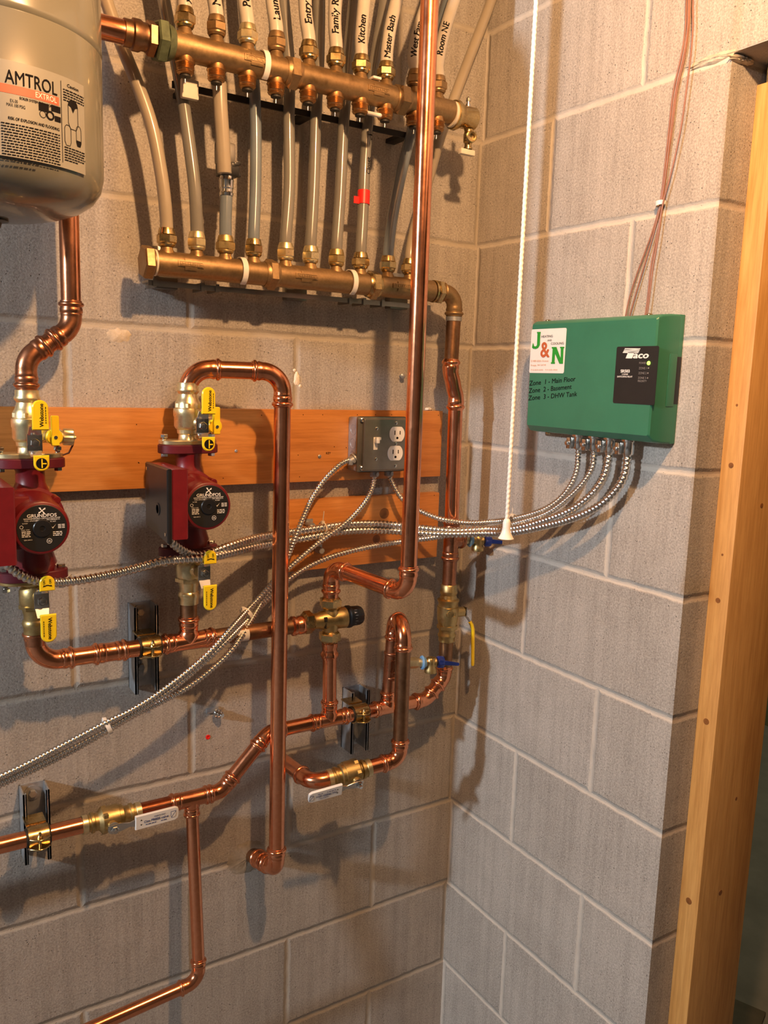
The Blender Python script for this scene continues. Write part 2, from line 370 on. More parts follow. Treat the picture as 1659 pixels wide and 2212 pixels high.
# ------------------------------------------------------------------ press fitting helpers
def endprof(r, L):   # (distance from the open end, radius)
    k = r / .0143
    return [(0, r * 1.02), (.0006, r * 1.10), (.0025 * k, r * 1.11), (.0035 * k, r * 1.25), (.0058 * k, r * 1.29), (.0078 * k, r * 1.25), (.0092 * k, r * 1.10), (.0105 * k, r * 1.09),
            (.0125 * k, r * 1.15), (.0175 * k, r * 1.15), (.019 * k, r * 1.07), (.0205 * k, r * 1.10), (.023 * k, r * 1.08)]
def fitting_elbow(parent, c, da, db, r, la, lb, mat='copper', R=None, name='elbow', bead=(True, True)):
    c = V(c); da = V(da).normalized(); db = V(db).normalized(); th = math.pi - da.angle(db)
    R = R or r * 2.3; T = R * math.tan(th / 2); cen = c + (da + db).normalized() * (R / math.cos(th / 2))
    pts = []; rad = []
    ea = endprof(r, la) if bead[0] else [(0, r * 1.05), (.001, r * 1.08)]
    eb = endprof(r, lb) if bead[1] else [(0, r * 1.05), (.001, r * 1.08)]
    for s, q in ea:
        if s < la - T - .001: pts.append(c + da * (la - s)); rad.append(q)
    a0 = c + da * T - cen; b0 = c + db * T - cen; n = 14; ax = a0.cross(b0).normalized()
    for i in range(n + 1):
        pts.append(cen + Matrix.Rotation(th * i / n, 3, ax) @ a0); rad.append(r * 1.06)
    for s, q in reversed(eb):
        if s < lb - T - .001: pts.append(c + db * (lb - s)); rad.append(q)
    mb = MB().tube(pts, rad, 28); return build(name, mb, mat, parent, 50)
def tee(parent, c, da, branch, r, h, hb, mat='copper', rb=None):
    c = V(c); da = V(da).normalized(); branch = V(branch).normalized(); rb = rb or r
    p = endprof(r, h); prof = [(-h + s, q) for s, q in p] + [(0, r * 1.06)] + [(h - s, q) for s, q in reversed(p)]
    mb = MB().lathe(c, da, prof, 28); pb = endprof(rb, hb)
    mb.lathe(c, branch, [(0, rb * 1.1), (r * 1.06, rb * 1.25), (r * 1.25, rb * 1.08)] + [(hb - s, q) for s, q in reversed(pb) if hb - s > r * 1.3], 28)
    return build('tee', mb, mat, parent, 50)
def coupling(parent, c, da, r, h, mat='copper'):
    p = endprof(r, h); mb = MB().lathe(c, da, [(-h + s, q) for s, q in p] + [(h - s, q) for s, q in reversed(p)], 28); return build('coupling', mb, mat, parent, 50)
def pipe(parent, a, b, r, mat='copper'):
    a = V(a); b = V(b); L = (b - a).length; n = max(2, int(L / .03))
    mb = MB().lathe(a, b - a, [(L * i / n, r) for i in range(n + 1)], 32); return build('pipe', mb, mat, parent)
def mk(name, label, loc, group='copper pipe runs', cat='copper pipe'): return thing(name, label, cat, loc, group)
R1 = .0143; YP = -.08
# ------------------------------------------------------------------ boards, screws
def board(x0, x1, z0, z1, label, knots, screws, name='wooden_board'):
    t = thing(name, label, 'board', ((x0 + x1) / 2, -.0095, (z0 + z1) / 2), 'pine backing boards')
    mb = MB().box(x0, x1, -.019, 0, z0, z1, .0015); build('board', mb, 'pine', t)
    k = MB()
    for px, py, r in knots:
        c = P(px, py, .019); k.lathe(c + Y * .002, NY, [(0, r), (.0022, r * .96), (.0024, .0001)], 24)
    if knots: build('knot', k, 'knot', t, label='round dark knot')
    s = MB()
    for px, py in screws:
        s.lathe(P(px, py, .019) + Y * .001, NY, [(0, .0009), (.0013, .0009), (.0014, .00001)], 8)
    build('nail_hole', s, 'ink', t)
    return t
tb = board(-1.35, -.083, .537, .672, 'long upper pine board screwed flat to the block wall behind the pumps', [], [(295, 917), (299, 999), (565, 897), (655, 896), (697, 896), (772, 896), (811, 896), (846, 896), (947, 897), (482, 1033), (647, 1030), (644, 983), (722, 965), (748, 967), (300, 1000)])
def scr(px, py, d=.019, r=.0035, par=None):
    mb = MB(); c = P(px, py, d); mb.lathe(c, NY, [(0, r), (.001, r), (.0018, r * .7), (.002, .0001)], 14)
    return build('screw', mb, 'steel', par)
scr(690, 986, par=tb); scr(510, 974, par=tb, r=.0028)
mk_ = MB(); text(mk_, 'KEY', .006, P(709, 979, .019), X, Z, bold=.01); build('pen_mark', mk_, 'ink', tb)
tb2 = board(-.452, -.083, .366, .503, 'short lower pine board on the wall under the outlet box', [(830, 1109, .0115), (813, 1164, .009)], [(938, 1070)])
mb = MB(); blob(mb, P(925, 884, 0), X, Z, NY, .008, .004, .006, 21, 14, .2); solo('sealant_blob', mb, 'ivory', 'tiny blob of cream sealant on top of the upper board right of the tall pipe', 'sealant')
def wall_screw(px, py, label):
    mb = MB(); c = P(px, py, 0); mb.lathe(c + Y * .002, NY, [(0, .0022), (.012, .0022), (.012, .0055), (.014, .0052), (.0155, .003), (.016, .0001)], 16); solo('wall_screw', mb, 'steel', label, 'screw')
wall_screw(864, 812, 'steel screw head sticking out of the block wall just left of the tallest pipe')
# loose pipe strap low on the wall
t = thing('conduit_clip', 'small bright steel clip screwed to the blocks above the red wall plug', 'clip', P(462, 1537, 0))
mb = MB().box(*(lambda c: (c.x - .012, c.x + .012, -.004, 0, c.z - .005, c.z + .005))(P(458, 1533, 0)), .001); build('base', mb, 'steel', t)
mb = MB().lathe(P(468, 1540, .004), NY + X * .4 - Z * .1, [(0, .008), (.003, .0085), (.006, .0085), (.007, .0065), (.012, .0065), (.013, .0045), (.016, .004)], 18); build('ring', mb, 'chrome', t)

# ------------------------------------------------------------------ PEX manifolds
def pexnut(mb, c, ax, r=.0125, ph=0):
    """compression nut: domed end, hexagon, collar"""
    mb.lathe(c, ax, [(0, .0115), (.003, .0135), (.005, .0135)], 24)
    mb.hexn(c, ax, .005, .0185, .0158, ph)
    mb.lathe(c, ax, [(.0185, .0135), (.023, .0128), (.028, .0112), (.0285, .0095)], 24)
def manifold(name, label, z, y, xs, up, x0, x1, unions, clips, plates, nutz, nutmat, phs):
    root = thing(name, label, 'manifold', ((x0 + x1) / 2, y, z), 'heating manifolds')
    mb = MB(); mb.lathe((x0, y, z), X, [(0, .017), (.002, .0195), (x1 - x0 - .002, .0195), (x1 - x0, .017)], 36)
    for x in xs: mb.lathe((x, y, z), Z, [(0, .0125), (.020, .0115), (.022, .0098), (.030, .0095), (.031, .0108), (.034, .0108)], 24)
    build('body', mb, 'bronze', root, 45)
    for i, x in enumerate(xs):
        mb = MB(); pexnut(mb, V((x, y, z + nutz)), Z, ph=phs[i]); build('compression_nut', mb, nutmat[i], root, 30)
    for (x, hw, mt) in unions:
        mb = MB().hexn((x, y, z), X, -hw, hw, .0262, .35); mb.lathe((x, y, z), X, [(-hw - .004, .0205), (-hw, .0225), (hw, .0225), (hw + .004, .0205)], 30); build('hex_union', mb, mt, root, 30)
    for x in clips:
        mb = MB(); n = 22; R = []
        for k, xx in ((-1, -.004), (1, .004)):
            R.append(xx)
        pts = []
        for j in range(n + 1):
            a = math.radians(-70 + 215 * j / n) ; pts.append(V((x, y - .0212 * math.cos(a), z + .0212 * math.sin(a))))
        vs = []; fs = []
        for p in pts:
            d = (p - V((x, y, z))).normalized()
            vs += [p + X * -.0045, p + X * .0045, p + X * .0045 + d * .0018, p + X * -.0045 + d * .0018]
        for j in range(n):
            for q in range(4): fs.append((j * 4 + q, j * 4 + (q + 1) % 4, j * 4 + 4 + (q + 1) % 4, j * 4 + 4 + q))
        fs += [(0, 1, 2, 3), (n * 4 + 3, n * 4 + 2, n * 4 + 1, n * 4)]
        mb.add(vs, fs); build('clip_strap', mb, 'white', root)
    for x in plates:   # raised cast name plate with a T outline
        mb = MB(); f = lambda a, h: V((x + a, y - .0198 * math.cos(h), z + .0198 * math.sin(h)))
        def strip(a0, a1, h0, h1, k=.0012):
            vs = []; fs = []; n = 6
            for j in range(n + 1):
                h = h0 + (h1 - h0) * j / n
                for a, e in ((a0, -.001), (a1, -.001), (a1, k), (a0, k)):
                    q = f(a, h); d = V((0, -math.cos(h), math.sin(h))); vs.append(q + d * e)
            for j in range(n):
                for q in range(4): fs.append((j * 4 + q, j * 4 + (q + 1) % 4, j * 4 + 4 + (q + 1) % 4, j * 4 + 4 + q))
            fs += [(3, 2, 1, 0), (n * 4, n * 4 + 1, n * 4 + 2, n * 4 + 3)]; mb.add(vs, fs)
        strip(-.021, .021, -.18, .26); strip(-.010, .010, -.42, -.17); strip(-.010, .010, .25, .45)
        rnd = random.Random(int(-x * 1000)); a = -.018
        strip(-.0185, .0185, .17, .20, .0020); strip(-.0185, .0185, -.12, -.09, .0020)
        while a < .016:      # worn cast lettering
            L = rnd.uniform(.002, .004); strip(a, a + .0009, -.03, .12, .0019); strip(a, a + L, rnd.choice((-.03, .03, .09)), rnd.choice((.03, .09, .12)) + .02, .0019); a += L + .0012
        build('name_plate', mb, 'bronze', root, 40)
    return root
zL, yL = .9005, -.08
xsL = [-.6776, -.6287, -.5803, -.5307, -.4724, -.4248, -.3737, -.3244, -.2664, -.2186]
phs = [.5, .15, .5, .2, .1, .15, .12, .5, .2, .4]
mL = manifold('supply_manifold', 'lower bronze tubing manifold with hexagon end cap, feeding ten grey tubes upward', zL, yL, xsL, 1, -.705, -.165,
              [(-.5005, .008, 'bronze'), (-.2985, .009, 'brass_g')], [-.553, -.345], [-.645, -.441, -.245], .026, ['brass_g', 'brass', 'brass_m', 'brass_g', 'brass', 'brass', 'brass_m', 'brass_g', 'brass_g', 'brass_g'], phs)
mb = MB().hexn((-.705, yL, zL), X, -.012, .004, .0265, .3); build('end_cap', mb, 'bronze', mL, 30)
mb = MB().lathe((-.699, yL, zL), X, [(0, .0203), (.003, .0203)], 30); build('thread_seal', mb, 'ivory', mL)
mb = MB().lathe((-.165, yL, zL), X, [(0, .0205), (.004, .021), (.006, .018)], 30); mb.hexn((-.158, yL, zL), X, 0, .012, .023, .2); build('end_nut', mb, 'brass_g', mL, 30)
# dark plastic / steel rail under the lower manifold
mb = MB().box(-.70, -.15, -.052, -.020, .8725, .8765, .001); mb.box(-.70, -.15, -.055, -.052, .868, .8765)
for x in (-.69, -.61, -.585, -.33, -.30, -.26): mb.box(x - .003, x + .003, -.058, -.015, .866, .879)
for x in (-.66, -.42, -.2): mb.box(x - .02, x + .02, -.020, 0, .868, .935, .001)
build('wall_bracket', mb, 'steel_dk', mL)
zU, yU = 1.207, -.13
xsU = [-.664, -.6152, -.565, -.5166, -.460, -.4104, -.3628, -.3134, -.254, -.205]
mU = manifold('return_manifold', 'upper bronze tubing manifold with ten white labelled tubes and threaded stubs below', zU, yU, xsU, 1, -.692, -.170,
              [(-.4905, .009, 'bronze'), (-.2835, .010, 'bronze')], [-.540], [-.557, -.338], .026, ['brass_g', 'bronze', 'brass', 'bronze', 'brass_g', 'brass_g', 'brass_g', 'brass_g', 'bronze', 'bronze'], [.52, .1, .52, .1, .5, .5, .5, .5, .2, .3])
for x in xsU:
    mb = MB(); prof = [(0, .0125), (.018, .0135), (.0225, .0150)]
    for k in range(7): prof += [(.0235 + k * .0013, .0135), (.0241 + k * .0013, .0127)]
    prof += [(.0335, .0120), (.0345, .0135), (.0355, .0120), (.0365, .0125), (.0375, .0112), (.0385, .0095), (.0386, .007)]
    mb.lathe((x, yU, zU), NZ, prof, 26); st = build('valve_stub', mb, 'thread', mU, 30)
    mb = MB().lathe((x, yU, zU - .0385), NZ, [(0, .0082), (.003, .0082), (.0032, .0012)], 18); build('seal', mb, 'rubber', st)
    mb = MB().lathe((x, yU, zU - .0415), NZ, [(0, .0011), (.0085, .0011), (.009, .0006)], 10); build('valve_pin', mb, 'chrome', st)
mb = MB()
mb.tube([V((-.338 + a * .012, yU - .022 * math.cos(a * 2.0) , zU - .027 - .013 * math.cos(a * 1.4))) for a in [i / 8 - 1 for i in range(17)]], .0035, 10); build('broken_clip', mb, 'white', mU, label='white strap hanging below the manifold')
mb = MB().box(-.346, -.330, -.143, -.125, zU + .0195, zU + .0235, .001); build('clip_tab', mb, 'white', mU)
# end piece with air vent and small drain cock
mb = MB().lathe((-.176, yU, zU - .003), X, [(0, .0215), (.003, .0222), (.0055, .0215)], 30); build('thread_seal', mb, 'ivory', mU)
mb = MB().lathe((-.1705, yU, zU - .003), X, [(0, .0245), (.006, .0255), (.012, .0225), (.018, .0195), (.046, .0195), (.048, .0175)], 36); ec = build('end_piece', mb, 'brass_g', mU, 40)
mb = MB().lathe((-.139, yU - .002, zU + .015), Z, [(0, .0045), (.005, .0045), (.006, .003), (.009, .003), (.010, .0045), (.015, .004), (.017, .002)], 14); build('air_vent', mb, 'chrome', mU, 30)
dv = V((-.1335, yU, zU - .022)); mb = MB().lathe(dv, NZ, [(0, .0085), (.004, .0075), (.008, .009), (.022, .009), (.024, .0065), (.030, .0065), (.031, .0080), (.034, .0080)], 20)
mb.lathe(dv - Z * .014 + Y * .0, V((-.25, -1, -.1)), [(0, .009), (.010, .0105), (.015, .0105), (.016, .0085), (.0155, .006), (.010, .0055), (.009, .0001)], 22); build('drain_cock', mb, 'brass_g', mU, 35)
mb = MB().box(-.152, -.120, -.135, -.124, zU - .0665, zU - .0565, .0022); build('cock_handle', mb, 'ivory', mU)
mb = MB().box(-.66, -.20, -.060, -.056, 1.170, 1.180, .0)
for x in (-.63, -.42, -.22): mb.box(x - .01, x + .01, -.058, 0, 1.172, 1.180, .001)
build('wall_bracket', mb, 'rubber', mU, label='dark mounting rail')
mb = MB().box(-.655, -.628, -.090, -.080, 1.150, 1.178, .002); build('clip_block', mb, 'ivory', mU)
# copper feed into the upper manifold from the left
feed = mk('manifold_feed_pipe', 'bright copper stub entering the upper manifold from behind the grey tank', (-.75, yU, zU))
a = V((-.692, yU, zU))
mb = MB().hexn(a, X, -.017, -.001, .030, .25); mb.lathe(a, X, [(-.001, .026), (.006, .0235), (.010, .0205)], 30); build('green_union', mb, 'verdigris', feed, 30, label='hexagon nut gone green')
mb = MB().hexn(a, X, -.030, -.017, .0245, .55); build('adapter_nut', mb, 'copper_br', feed, 30)
mb = MB().lathe(a, X, [(-.063, .0165), (-.0625, .0185), (-.052, .0185), (-.050, .0215), (-.040, .0215), (-.036, .019), (-.030, .019)], 30); build('adapter', mb, 'copper_br', feed, 40)
c0 = a + X * -.30; prof = [(0, R1), (.150, R1)]
mb = MB().lathe(c0, X, [(0, R1 * 1.06), (.135, R1 * 1.06), (.1355, R1 * 1.15), (.145, R1 * 1.15), (.148, R1 * 1.3), (.153, R1 * 1.35), (.157, R1 * 1.12), (.160, R1 * 1.1), (.163, R1 * 1.3), (.168, R1 * 1.36), (.172, R1 * 1.16), (.184, R1 * 1.16), (.188, R1 * 1.26), (.193, R1 * 1.26), (.196, R1 * 1.16), (.239, R1 * 1.14)], 30)
build('press_adapter', mb, 'copper', feed, 45)
# ---- tubes
def tube_thing(pts, r, mat, label, group, closed=True):
    d = pts[-1] - pts[-2]
    if d.z > 0: pts = pts + [pts[-1] + d * ((CEIL - .002 - pts[-1].z) / d.z)]
    path = smoothpath(spline(pts, .008)); mb = MB().tube(path, r, 20); return solo('pex_tube', mb, mat, label, 'tube', group), path
G1 = 'grey tubes rising from the lower manifold'; G2 = 'white tubes rising from the upper manifold'
def Lx(i): return V((xsL[i], yL, zL + .050))
def top(p): return p
def LT(i, pts, mat, label):
    pp = [Lx(i)] + [Lx(i) + Z * .012] + [P(a, b, d) for a, b, d in pts]; return tube_thing(pp, .0100 if i != 3 else .0097, mat, label, G1)
LT(0, [(352, 400, .080), (330, 280, .075), (300, 190, .068), (264, 100, .060), (236, 20, .055), (205, -70, .05)], 'pext', 'beige heating tube bowing left from the first port of the lower manifold')
LT(1, [(420, 400, .08), (403, 270, .07), (388, 170, .062), (368, 70, .056), (350, -20, .05), (340, -80, .05)], 'pexg', 'grey heating tube curving up left from the second port of the lower manifold')
LT(3, [(552, 400, .072), (552, 260, .066), (546, 150, .060), (530, 40, .055), (520, -60, .05)], 'pexb', 'grey tube on the fourth lower port, passing right of the cut tube end')
LT(4, [(625, 400, .072), (624, 260, .066), (625, 150, .060), (616, 40, .055), (606, -60, .05)], 'pexg', 'grey tube on the fifth lower port, passing behind the upper manifold union')
LT(5, [(678, 400, .072), (682, 260, .066), (688, 140, .060), (690, 40, .055), (690, -60, .05)], 'pexg', 'grey tube on the sixth lower port, straight up behind the entry tube')
LT(6, [(735, 420, .072), (741, 290, .066), (751, 150, .060), (762, 30, .055), (772, -60, .05)], 'pexg', 'grey tube on the seventh lower port, rising behind the kitchen tube')
t7, path7 = LT(7, [(784, 460, .074), (789, 340, .068), (797, 240, .062), (808, 150, .056), (826, 40, .052), (842, -60, .05)], 'pexg', 'grey tube wrapped with a band of red tape')
LT(8, [(848, 470, .075), (868, 370, .070), (893, 270, .060), (925, 150, .055), (960, 30, .052), (985, -60, .05)], 'pexb', 'blue-grey tube leaning right just left of the tall copper pipe')
LT(9, [(897, 490, .07), (925, 390, .060), (953, 290, .050), (980, 215, .045), (1012, 130, .040), (1045, 45, .036), (1080, -50, .035)], 'pext', 'beige tube leaning far right past the small drain cock to the top edge')
# red tape on tube
c = min(path7, key=lambda p: abs(p.z - P(782, 423, .072).z)); i = path7.index(c)
mb = MB().tube(path7[i - 2:i + 2], .0112, 22); mb.box(c.x - .022, c.x - .009, c.y - .004, c.y - .003, c.z - .016, c.z - .004); build('tape_band', mb, 'redtape', t7, label='red tape')
mb = MB()
for zz, s in ((P(786, 355, .07).z, 'PEX 1/2'),):
    c = min(path7, key=lambda p: abs(p.z - zz)); text(mb, 'Closet', .011, c + V((.002, -.0103, 0)), Z, NX, bold=.01)
    c2 = min(path7, key=lambda p: abs(p.z - P(793, 300, .066).z)); text(mb, '. i', .014, c2 + V((.001, -.0103, 0)), Z, NX, bold=.02)
build('handwriting', mb, 'ink', t7)
# short tube with coupling, port 3
a3 = Lx(2); top3 = P(489, 418, .078)
t3 = thing('coupled_tube', 'short grey tube with silver crimp sleeve and broken plastic coupling on the third lower port', 'tube', a3, G1)
mb = MB().tube([a3, a3 + Z * .03, top3], .0100, 20); build('tube', mb, 'pexb', t3)
mb = MB().lathe(top3, Z, [(-.004, .0112), (0, .0118), (.002, .0105), (.006, .0105), (.008, .0118), (.018, .0118), (.020, .0125), (.023, .0110), (.026, .0110)], 24); build('crimp_sleeve', mb, 'chrome', t3, 30)
b3 = top3 + Z * .026; mb = MB().box(b3.x - .014, b3.x + .018, b3.y - .012, b3.y + .014, b3.z, b3.z + .022, .003); build('coupling', mb, 'black', t3)
mb = MB()
for k in range(9):
    a = k * .7; q = b3 + V((.012 + .006 * math.cos(a), -.004 + .006 * math.sin(a), .004 + k * .0022)); mb.box(q.x - .004, q.x + .004, q.y - .003, q.y + .003, q.z - .003, q.z + .003, .001)
build('broken_ring', mb, 'black', t3)
mb = MB().box(b3.x - .016, b3.x + .018, b3.y + .002, b3.y + .016, b3.z + .018, b3.z + .055, .006); build('coupling_sleeve', mb, 'steel_dk', t3)
# loose cut tube hanging
p = [P(474, 165, .10), P(476, 230, .10), P(481, 300, .098), P(485, 374, .096)]
path = smoothpath(spline(p, .01)); mb = MB().tube(path, .0112, 22, (True, False)); e = path[-1]; dn = (path[-1] - path[-2]).normalized()
mb.lathe(e, dn, [(0, .0112), (.0004, .0108), (.0003, .0078), (-.004, .0075)], 22)
solo('cut_pex_tube', mb, 'pext', 'loose beige tube with open cut end hanging in front of the silver crimp sleeve', 'tube')
# upper white tubes with handwriting
def Ux(i): return V((xsU[i], yU, zU + .050))
def UT(i, pts, label, word, size, at, side=.0, mat='pexw'):
    pp = [Ux(i), Ux(i) + Z * .010] + [P(a, b, d) for a, b, d in pts]
    o, path = tube_thing(pp, .0108, mat, label, G2)
    if word:
        zc = P(at[0], at[1], .13).z; c = min(path, key=lambda q: abs(q.z - zc)); i0 = path.index(c)
        tanv = (path[min(i0 + 3, len(path) - 1)] - path[max(i0 - 3, 0)]).normalized()
        tocam = (CAM - c); wv = (tocam - tanv * tocam.dot(tanv)).normalized(); uv = tanv; vv = wv.cross(uv)   # writing reads upward
        L = [0]
        for q in range(1, len(path)): L.append(L[-1] + (path[q] - path[q - 1]).length)
        def fn(a, b):
            s = L[i0] + a; k = 0
            while k < len(L) - 2 and L[k + 1] < s: k += 1
            f = (s - L[k]) / (L[k + 1] - L[k]); pc = path[k].lerp(path[k + 1], f); tn = (path[k + 1] - path[k]).normalized()
            w2 = (wv - tn * wv.dot(tn)).normalized(); v2 = w2.cross(tn); ang = (b + side) / .0108
            return pc + (w2 * math.cos(ang) + v2 * math.sin(ang)) * .0117
        mb = MB(); text(mb, word, size, None, None, None, bold=.022, sx=1.05, shear=.15, fn=fn); build('handwriting', mb, 'ink', o, flat=True)
    return o
UT(0, [(402, -30, .125), (404, -90, .12)], 'white tube on the leftmost port of the upper manifold', 'y', .012, (402, 2), -.004)
UT(1, [(460, -20, .125), (458, -90, .12)], 'white tube on the second upper port with a handwritten M', 'Mud', .016, (463, -3), -.003)
UT(2, [(528, 0, .125), (526, -90, .12)], 'white tube on the third upper port with the handwritten letters Por', 'Porch', .0155, (532, -8), -.003)
UT(3, [(588, 0, .125), (582, -90, .12)], 'white tube on the fourth upper port with faint handwriting', 'Laun', .015, (594, 22), -.004)
UT(4, [(660, 30, .125), (657, -90, .12)], 'white tube on the fifth upper port handwritten Entry', 'Entry', .0155, (665, 38), -.004)
UT(5, [(723, 50, .125), (727, -80, .12)], 'white tube handwritten Family Rm', 'Family Rm', .0150, (726, 30), -.001)
UT(6, [(780, 80, .125), (786, 10, .12), (793, -80, .115)], 'white tube handwritten Kitchen', 'Kitchen', .0150, (782, 68), -.001)
UT(7, [(836, 110, .125), (843, 60, .122), (857, 0, .115), (880, -90, .11)], 'white tube handwritten Master Bath bending right', 'Master Bath', .0145, (848, 82), -.001)
UT(8, [(892, 130, .125), (902, 70, .12), (925, 0, .112), (955, -90, .105)], 'white tube partly hidden by the left edge of the tall copper pipe', 'West Fam', .0145, (905, 92), 0)
UT(9, [(945, 150, .122), (955, 90, .115), (975, 20, .108), (1005, -70, .10)], 'white tube leaning out right of the tall copper pipe, handwritten NE', 'Room NE', .0150, (958, 88), 0)

# ------------------------------------------------------------------ pumps
def pump(x, y, z, label, extra=0):
    """x,y,z = centre of the round name plate axis on the pipe line (y = pipe axis)"""
    t = thing('circulator_pump', label, 'pump', (x, y, z), 'red circulator pumps')
    cx = x - .004; top, bot = z + .0745, z - .082
    mb = MB()   # cast volute, necks and motor can, one casting
    mb.lathe((cx, y + .03, z), NY, [(0, .030), (.006, .044), (.03, .048), (.052, .048), (.056, .0435), (.085, .0405), (.118, .0385), (.128, .0385), (.133, .037), (.1345, .034)], 44)
    mb.lathe((x, y, z), Z, [(0, .030), (.040, .026), (.052, .021), (top - z - .006, .0205), (top - z, .023)], 30)
    mb.lathe((x, y, z), NZ, [(0, .036), (.040, .032), (.050, .028), (z - bot - .012, .034), (z - bot, .030)], 30)
    for a in (42, 138, 222, 318):
        q = V((cx + .0435 * math.cos(math.radians(a)), y - .028, z + .0435 * math.sin(math.radians(a)))); mb.lathe(q + Y * .015, NY, [(0, .0065), (.030, .0060), (.031, .005)], 14)
        mb.lathe(q - Y * .016, NY, [(0, .0035), (.001, .0035), (.0011, .0001)], 6)
    build('housing', mb, 'red', t, 40)
    for zz, hh in ((top, .014), (bot, -.014)):
        mb = MB(); poly = []
        for j in range(48):
            a = 2 * math.pi * j / 48; r = .027 + .023 * abs(math.cos(a)) ** 3.0; poly.append((r * math.cos(a), r * .92 * math.sin(a)))
        mb.slab(poly, (x, y, min(zz, zz + hh)), X, Y, Z, abs(hh), .001); build('flange', mb, 'red2', t, 35)
    # terminal box on the left side of the motor
    bx0, bx1 = cx - .060, cx - .034; by0, by1 = y - .112, y - .002; bz0, bz1 = z - .048, z + .060
    mb = MB().slab([(by0, bz0), (by1, bz0 + .012), (by1, bz1), (by0, bz1 + .0)], (bx0, 0, 0), Y, Z, X, .025, .002); mb.box(bx0 + .02, cx - .01, y - .075, y - .01, z - .035, z + .042, .004); build('terminal_box', mb, 'red', t, 35)
    mb = MB().slab([(by0 - .001, bz0 - .006), (by1 + .001, bz0 + .006), (by1 + .001, bz1 + .001), (by0 - .001, bz1 + .001)], (bx0 - .008, 0, 0), Y, Z, X, .008, .0025)
    mb.lathe((bx0 - .008, (by0 + by1) / 2 - .01, (bz0 + bz1) / 2 - .012), NX, [(0, .010), (.001, .010), (.0011, .007), (0, .0068)], 18)
    lid = build('box_lid', mb, 'black', t, 35)
    for dy, dz in ((.008, .008), (.1, .1)):
        mb = MB().lathe((bx0 - .0075, by0 + dy, bz0 + dz), NX, [(0, .003), (.0015, .003), (.002, .0001)], 10); build('screw', mb, 'chrome', lid)
    # round black plate
    f = y - .1045; o = V((cx, f, z))
    mb = MB().lathe((cx, f + .001, z), NY, [(0, .0335), (.0012, .0335), (.0015, .0330), (.0016, .0001)], 48); pl = build('name_plate', mb, 'blackm', t, 30)
    mb = MB().lathe((cx, f - .0004, z), NY, [(0, .0125), (.0015, .0125), (.0025, .0115), (.0027, .004), (.0015, .0035), (.0015, .0001)], 30); build('vent_plug', mb, 'black', pl, 30)
    ins = MB(); w = NY; F = lambda a, b: o + X * a + Z * b + NY * .0007
    text(ins, 'GRUNDFOS', .0066, F(0, .0180), X, Z, w, bold=.03, sx=1.12)
    text(ins, 'NONSUBMERSIBLE CIRCULATION PUMP', .0027, F(0, .0141), X, Z, w, bold=.01)
    text(ins, 'TYPE: UPS15-58FC', .0025, F(-.0135, .0112), X, Z, w, bold=.01)
    text(ins, 'P/N 59896341 P1', .0025, F(.0150, .0118), X, Z, w, bold=.01)
    text(ins, 'PC 0927', .0022, F(.0145, .0090), X, Z, w, bold=.01)
    text(ins, '1x115V', .0024, F(-.0225, .0080), X, Z, w, bold=.01)
    text(ins, 'SPEED  PUMP', .0019, F(-.0220, -.0012), X, Z, w)
    dashes(ins, 4, F(-.0270, -.0030), X, Z, w, .0115, .0012, .0023, seed=2, just=True)
    text(ins, 'GSA UNC 2', .0021, F(-.0190, -.0155), X, Z, w, bold=.01)
    dashes(ins, 3, F(.0140, -.0055), X, Z, w, .0135, .0012, .0024, seed=3, just=True); dashes(ins, 3, F(.0210, .0045), X, Z, w, .009, .0011, .0022, seed=5, just=True)
    text(ins, 'UL', .0036, F(.0090, -.0185), X, Z, w, bold=.03)
    for rr, cc in ((.0036, (.0090, -.0185)), (.0024, (-.0270, .0030))):
        n = 24; vs = []
        for j in range(n):
            a = 2 * math.pi * j / n; vs += [F(cc[0] + rr * math.cos(a), cc[1] + rr * math.sin(a)), F(cc[0] + (rr - .0005) * math.cos(a), cc[1] + (rr - .0005) * math.sin(a))]
        ins.add(vs, [(2 * j, 2 * j + 1, (2 * j + 3) % (2 * n), (2 * j + 2) % (2 * n)) for j in range(n)])
    ins.add([F(.0125, .0015), F(.0140, -.0012), F(.0185, .0050), F(.0142, .0006)], [(0, 1, 3), (1, 2, 3)])
    def petal(a0, dl=0):   # crossed impeller logo above the maker's name
        c = F(.0002, .0250) + NY * (.0005 + dl); d = Matrix.Rotation(a0, 3, 'Y'); n = 8; vs = []
        for j in range(n + 1):
            q = j / n; xx = .0092 * (q - .5); zz = .0030 * math.sin((q - .5) * math.pi * .9) ; wd = .0007 + .0006 * abs(q - .5) * 2
            vs += [c + d @ V((xx, 0, zz + wd)) , c + d @ V((xx, 0, zz - wd))]
        ins.add(vs, [(2 * j, 2 * j + 1, 2 * j + 3, 2 * j + 2) for j in range(n)])
    petal(0); petal(math.pi / 2, .0001)
    build('lettering', ins, 'white_i', pl, flat=True)
    # bolts through the flanges
    for zz in (top + .007, bot - .007):
        for sx in (-1, 1):
            mb = MB(); c = V((x + sx * .040, y, zz)); sgn = 1 if zz > z else -1
            mb.hexn(c, Z * sgn, .018, .024, .0062, .3); mb.cyl(c + Z * sgn * -.012, c + Z * sgn * .024, .0038, 12); mb.hexn(c, Z * sgn, -.013, -.007, .0062, .3); build('flange_bolt', mb, 'chrome', t, 30)
    return t, top + .014, bot - .014
PX2, PZ2 = -.6445, .5277; PX1, PZ1 = -.8905, .5110
pump(PX2, YP, PZ2, 'red circulator pump in the middle, its black terminal box lid facing left')
pump(PX1, YP - .008, PZ1, 'red circulator pump at the left edge of the picture, below the grey tank')
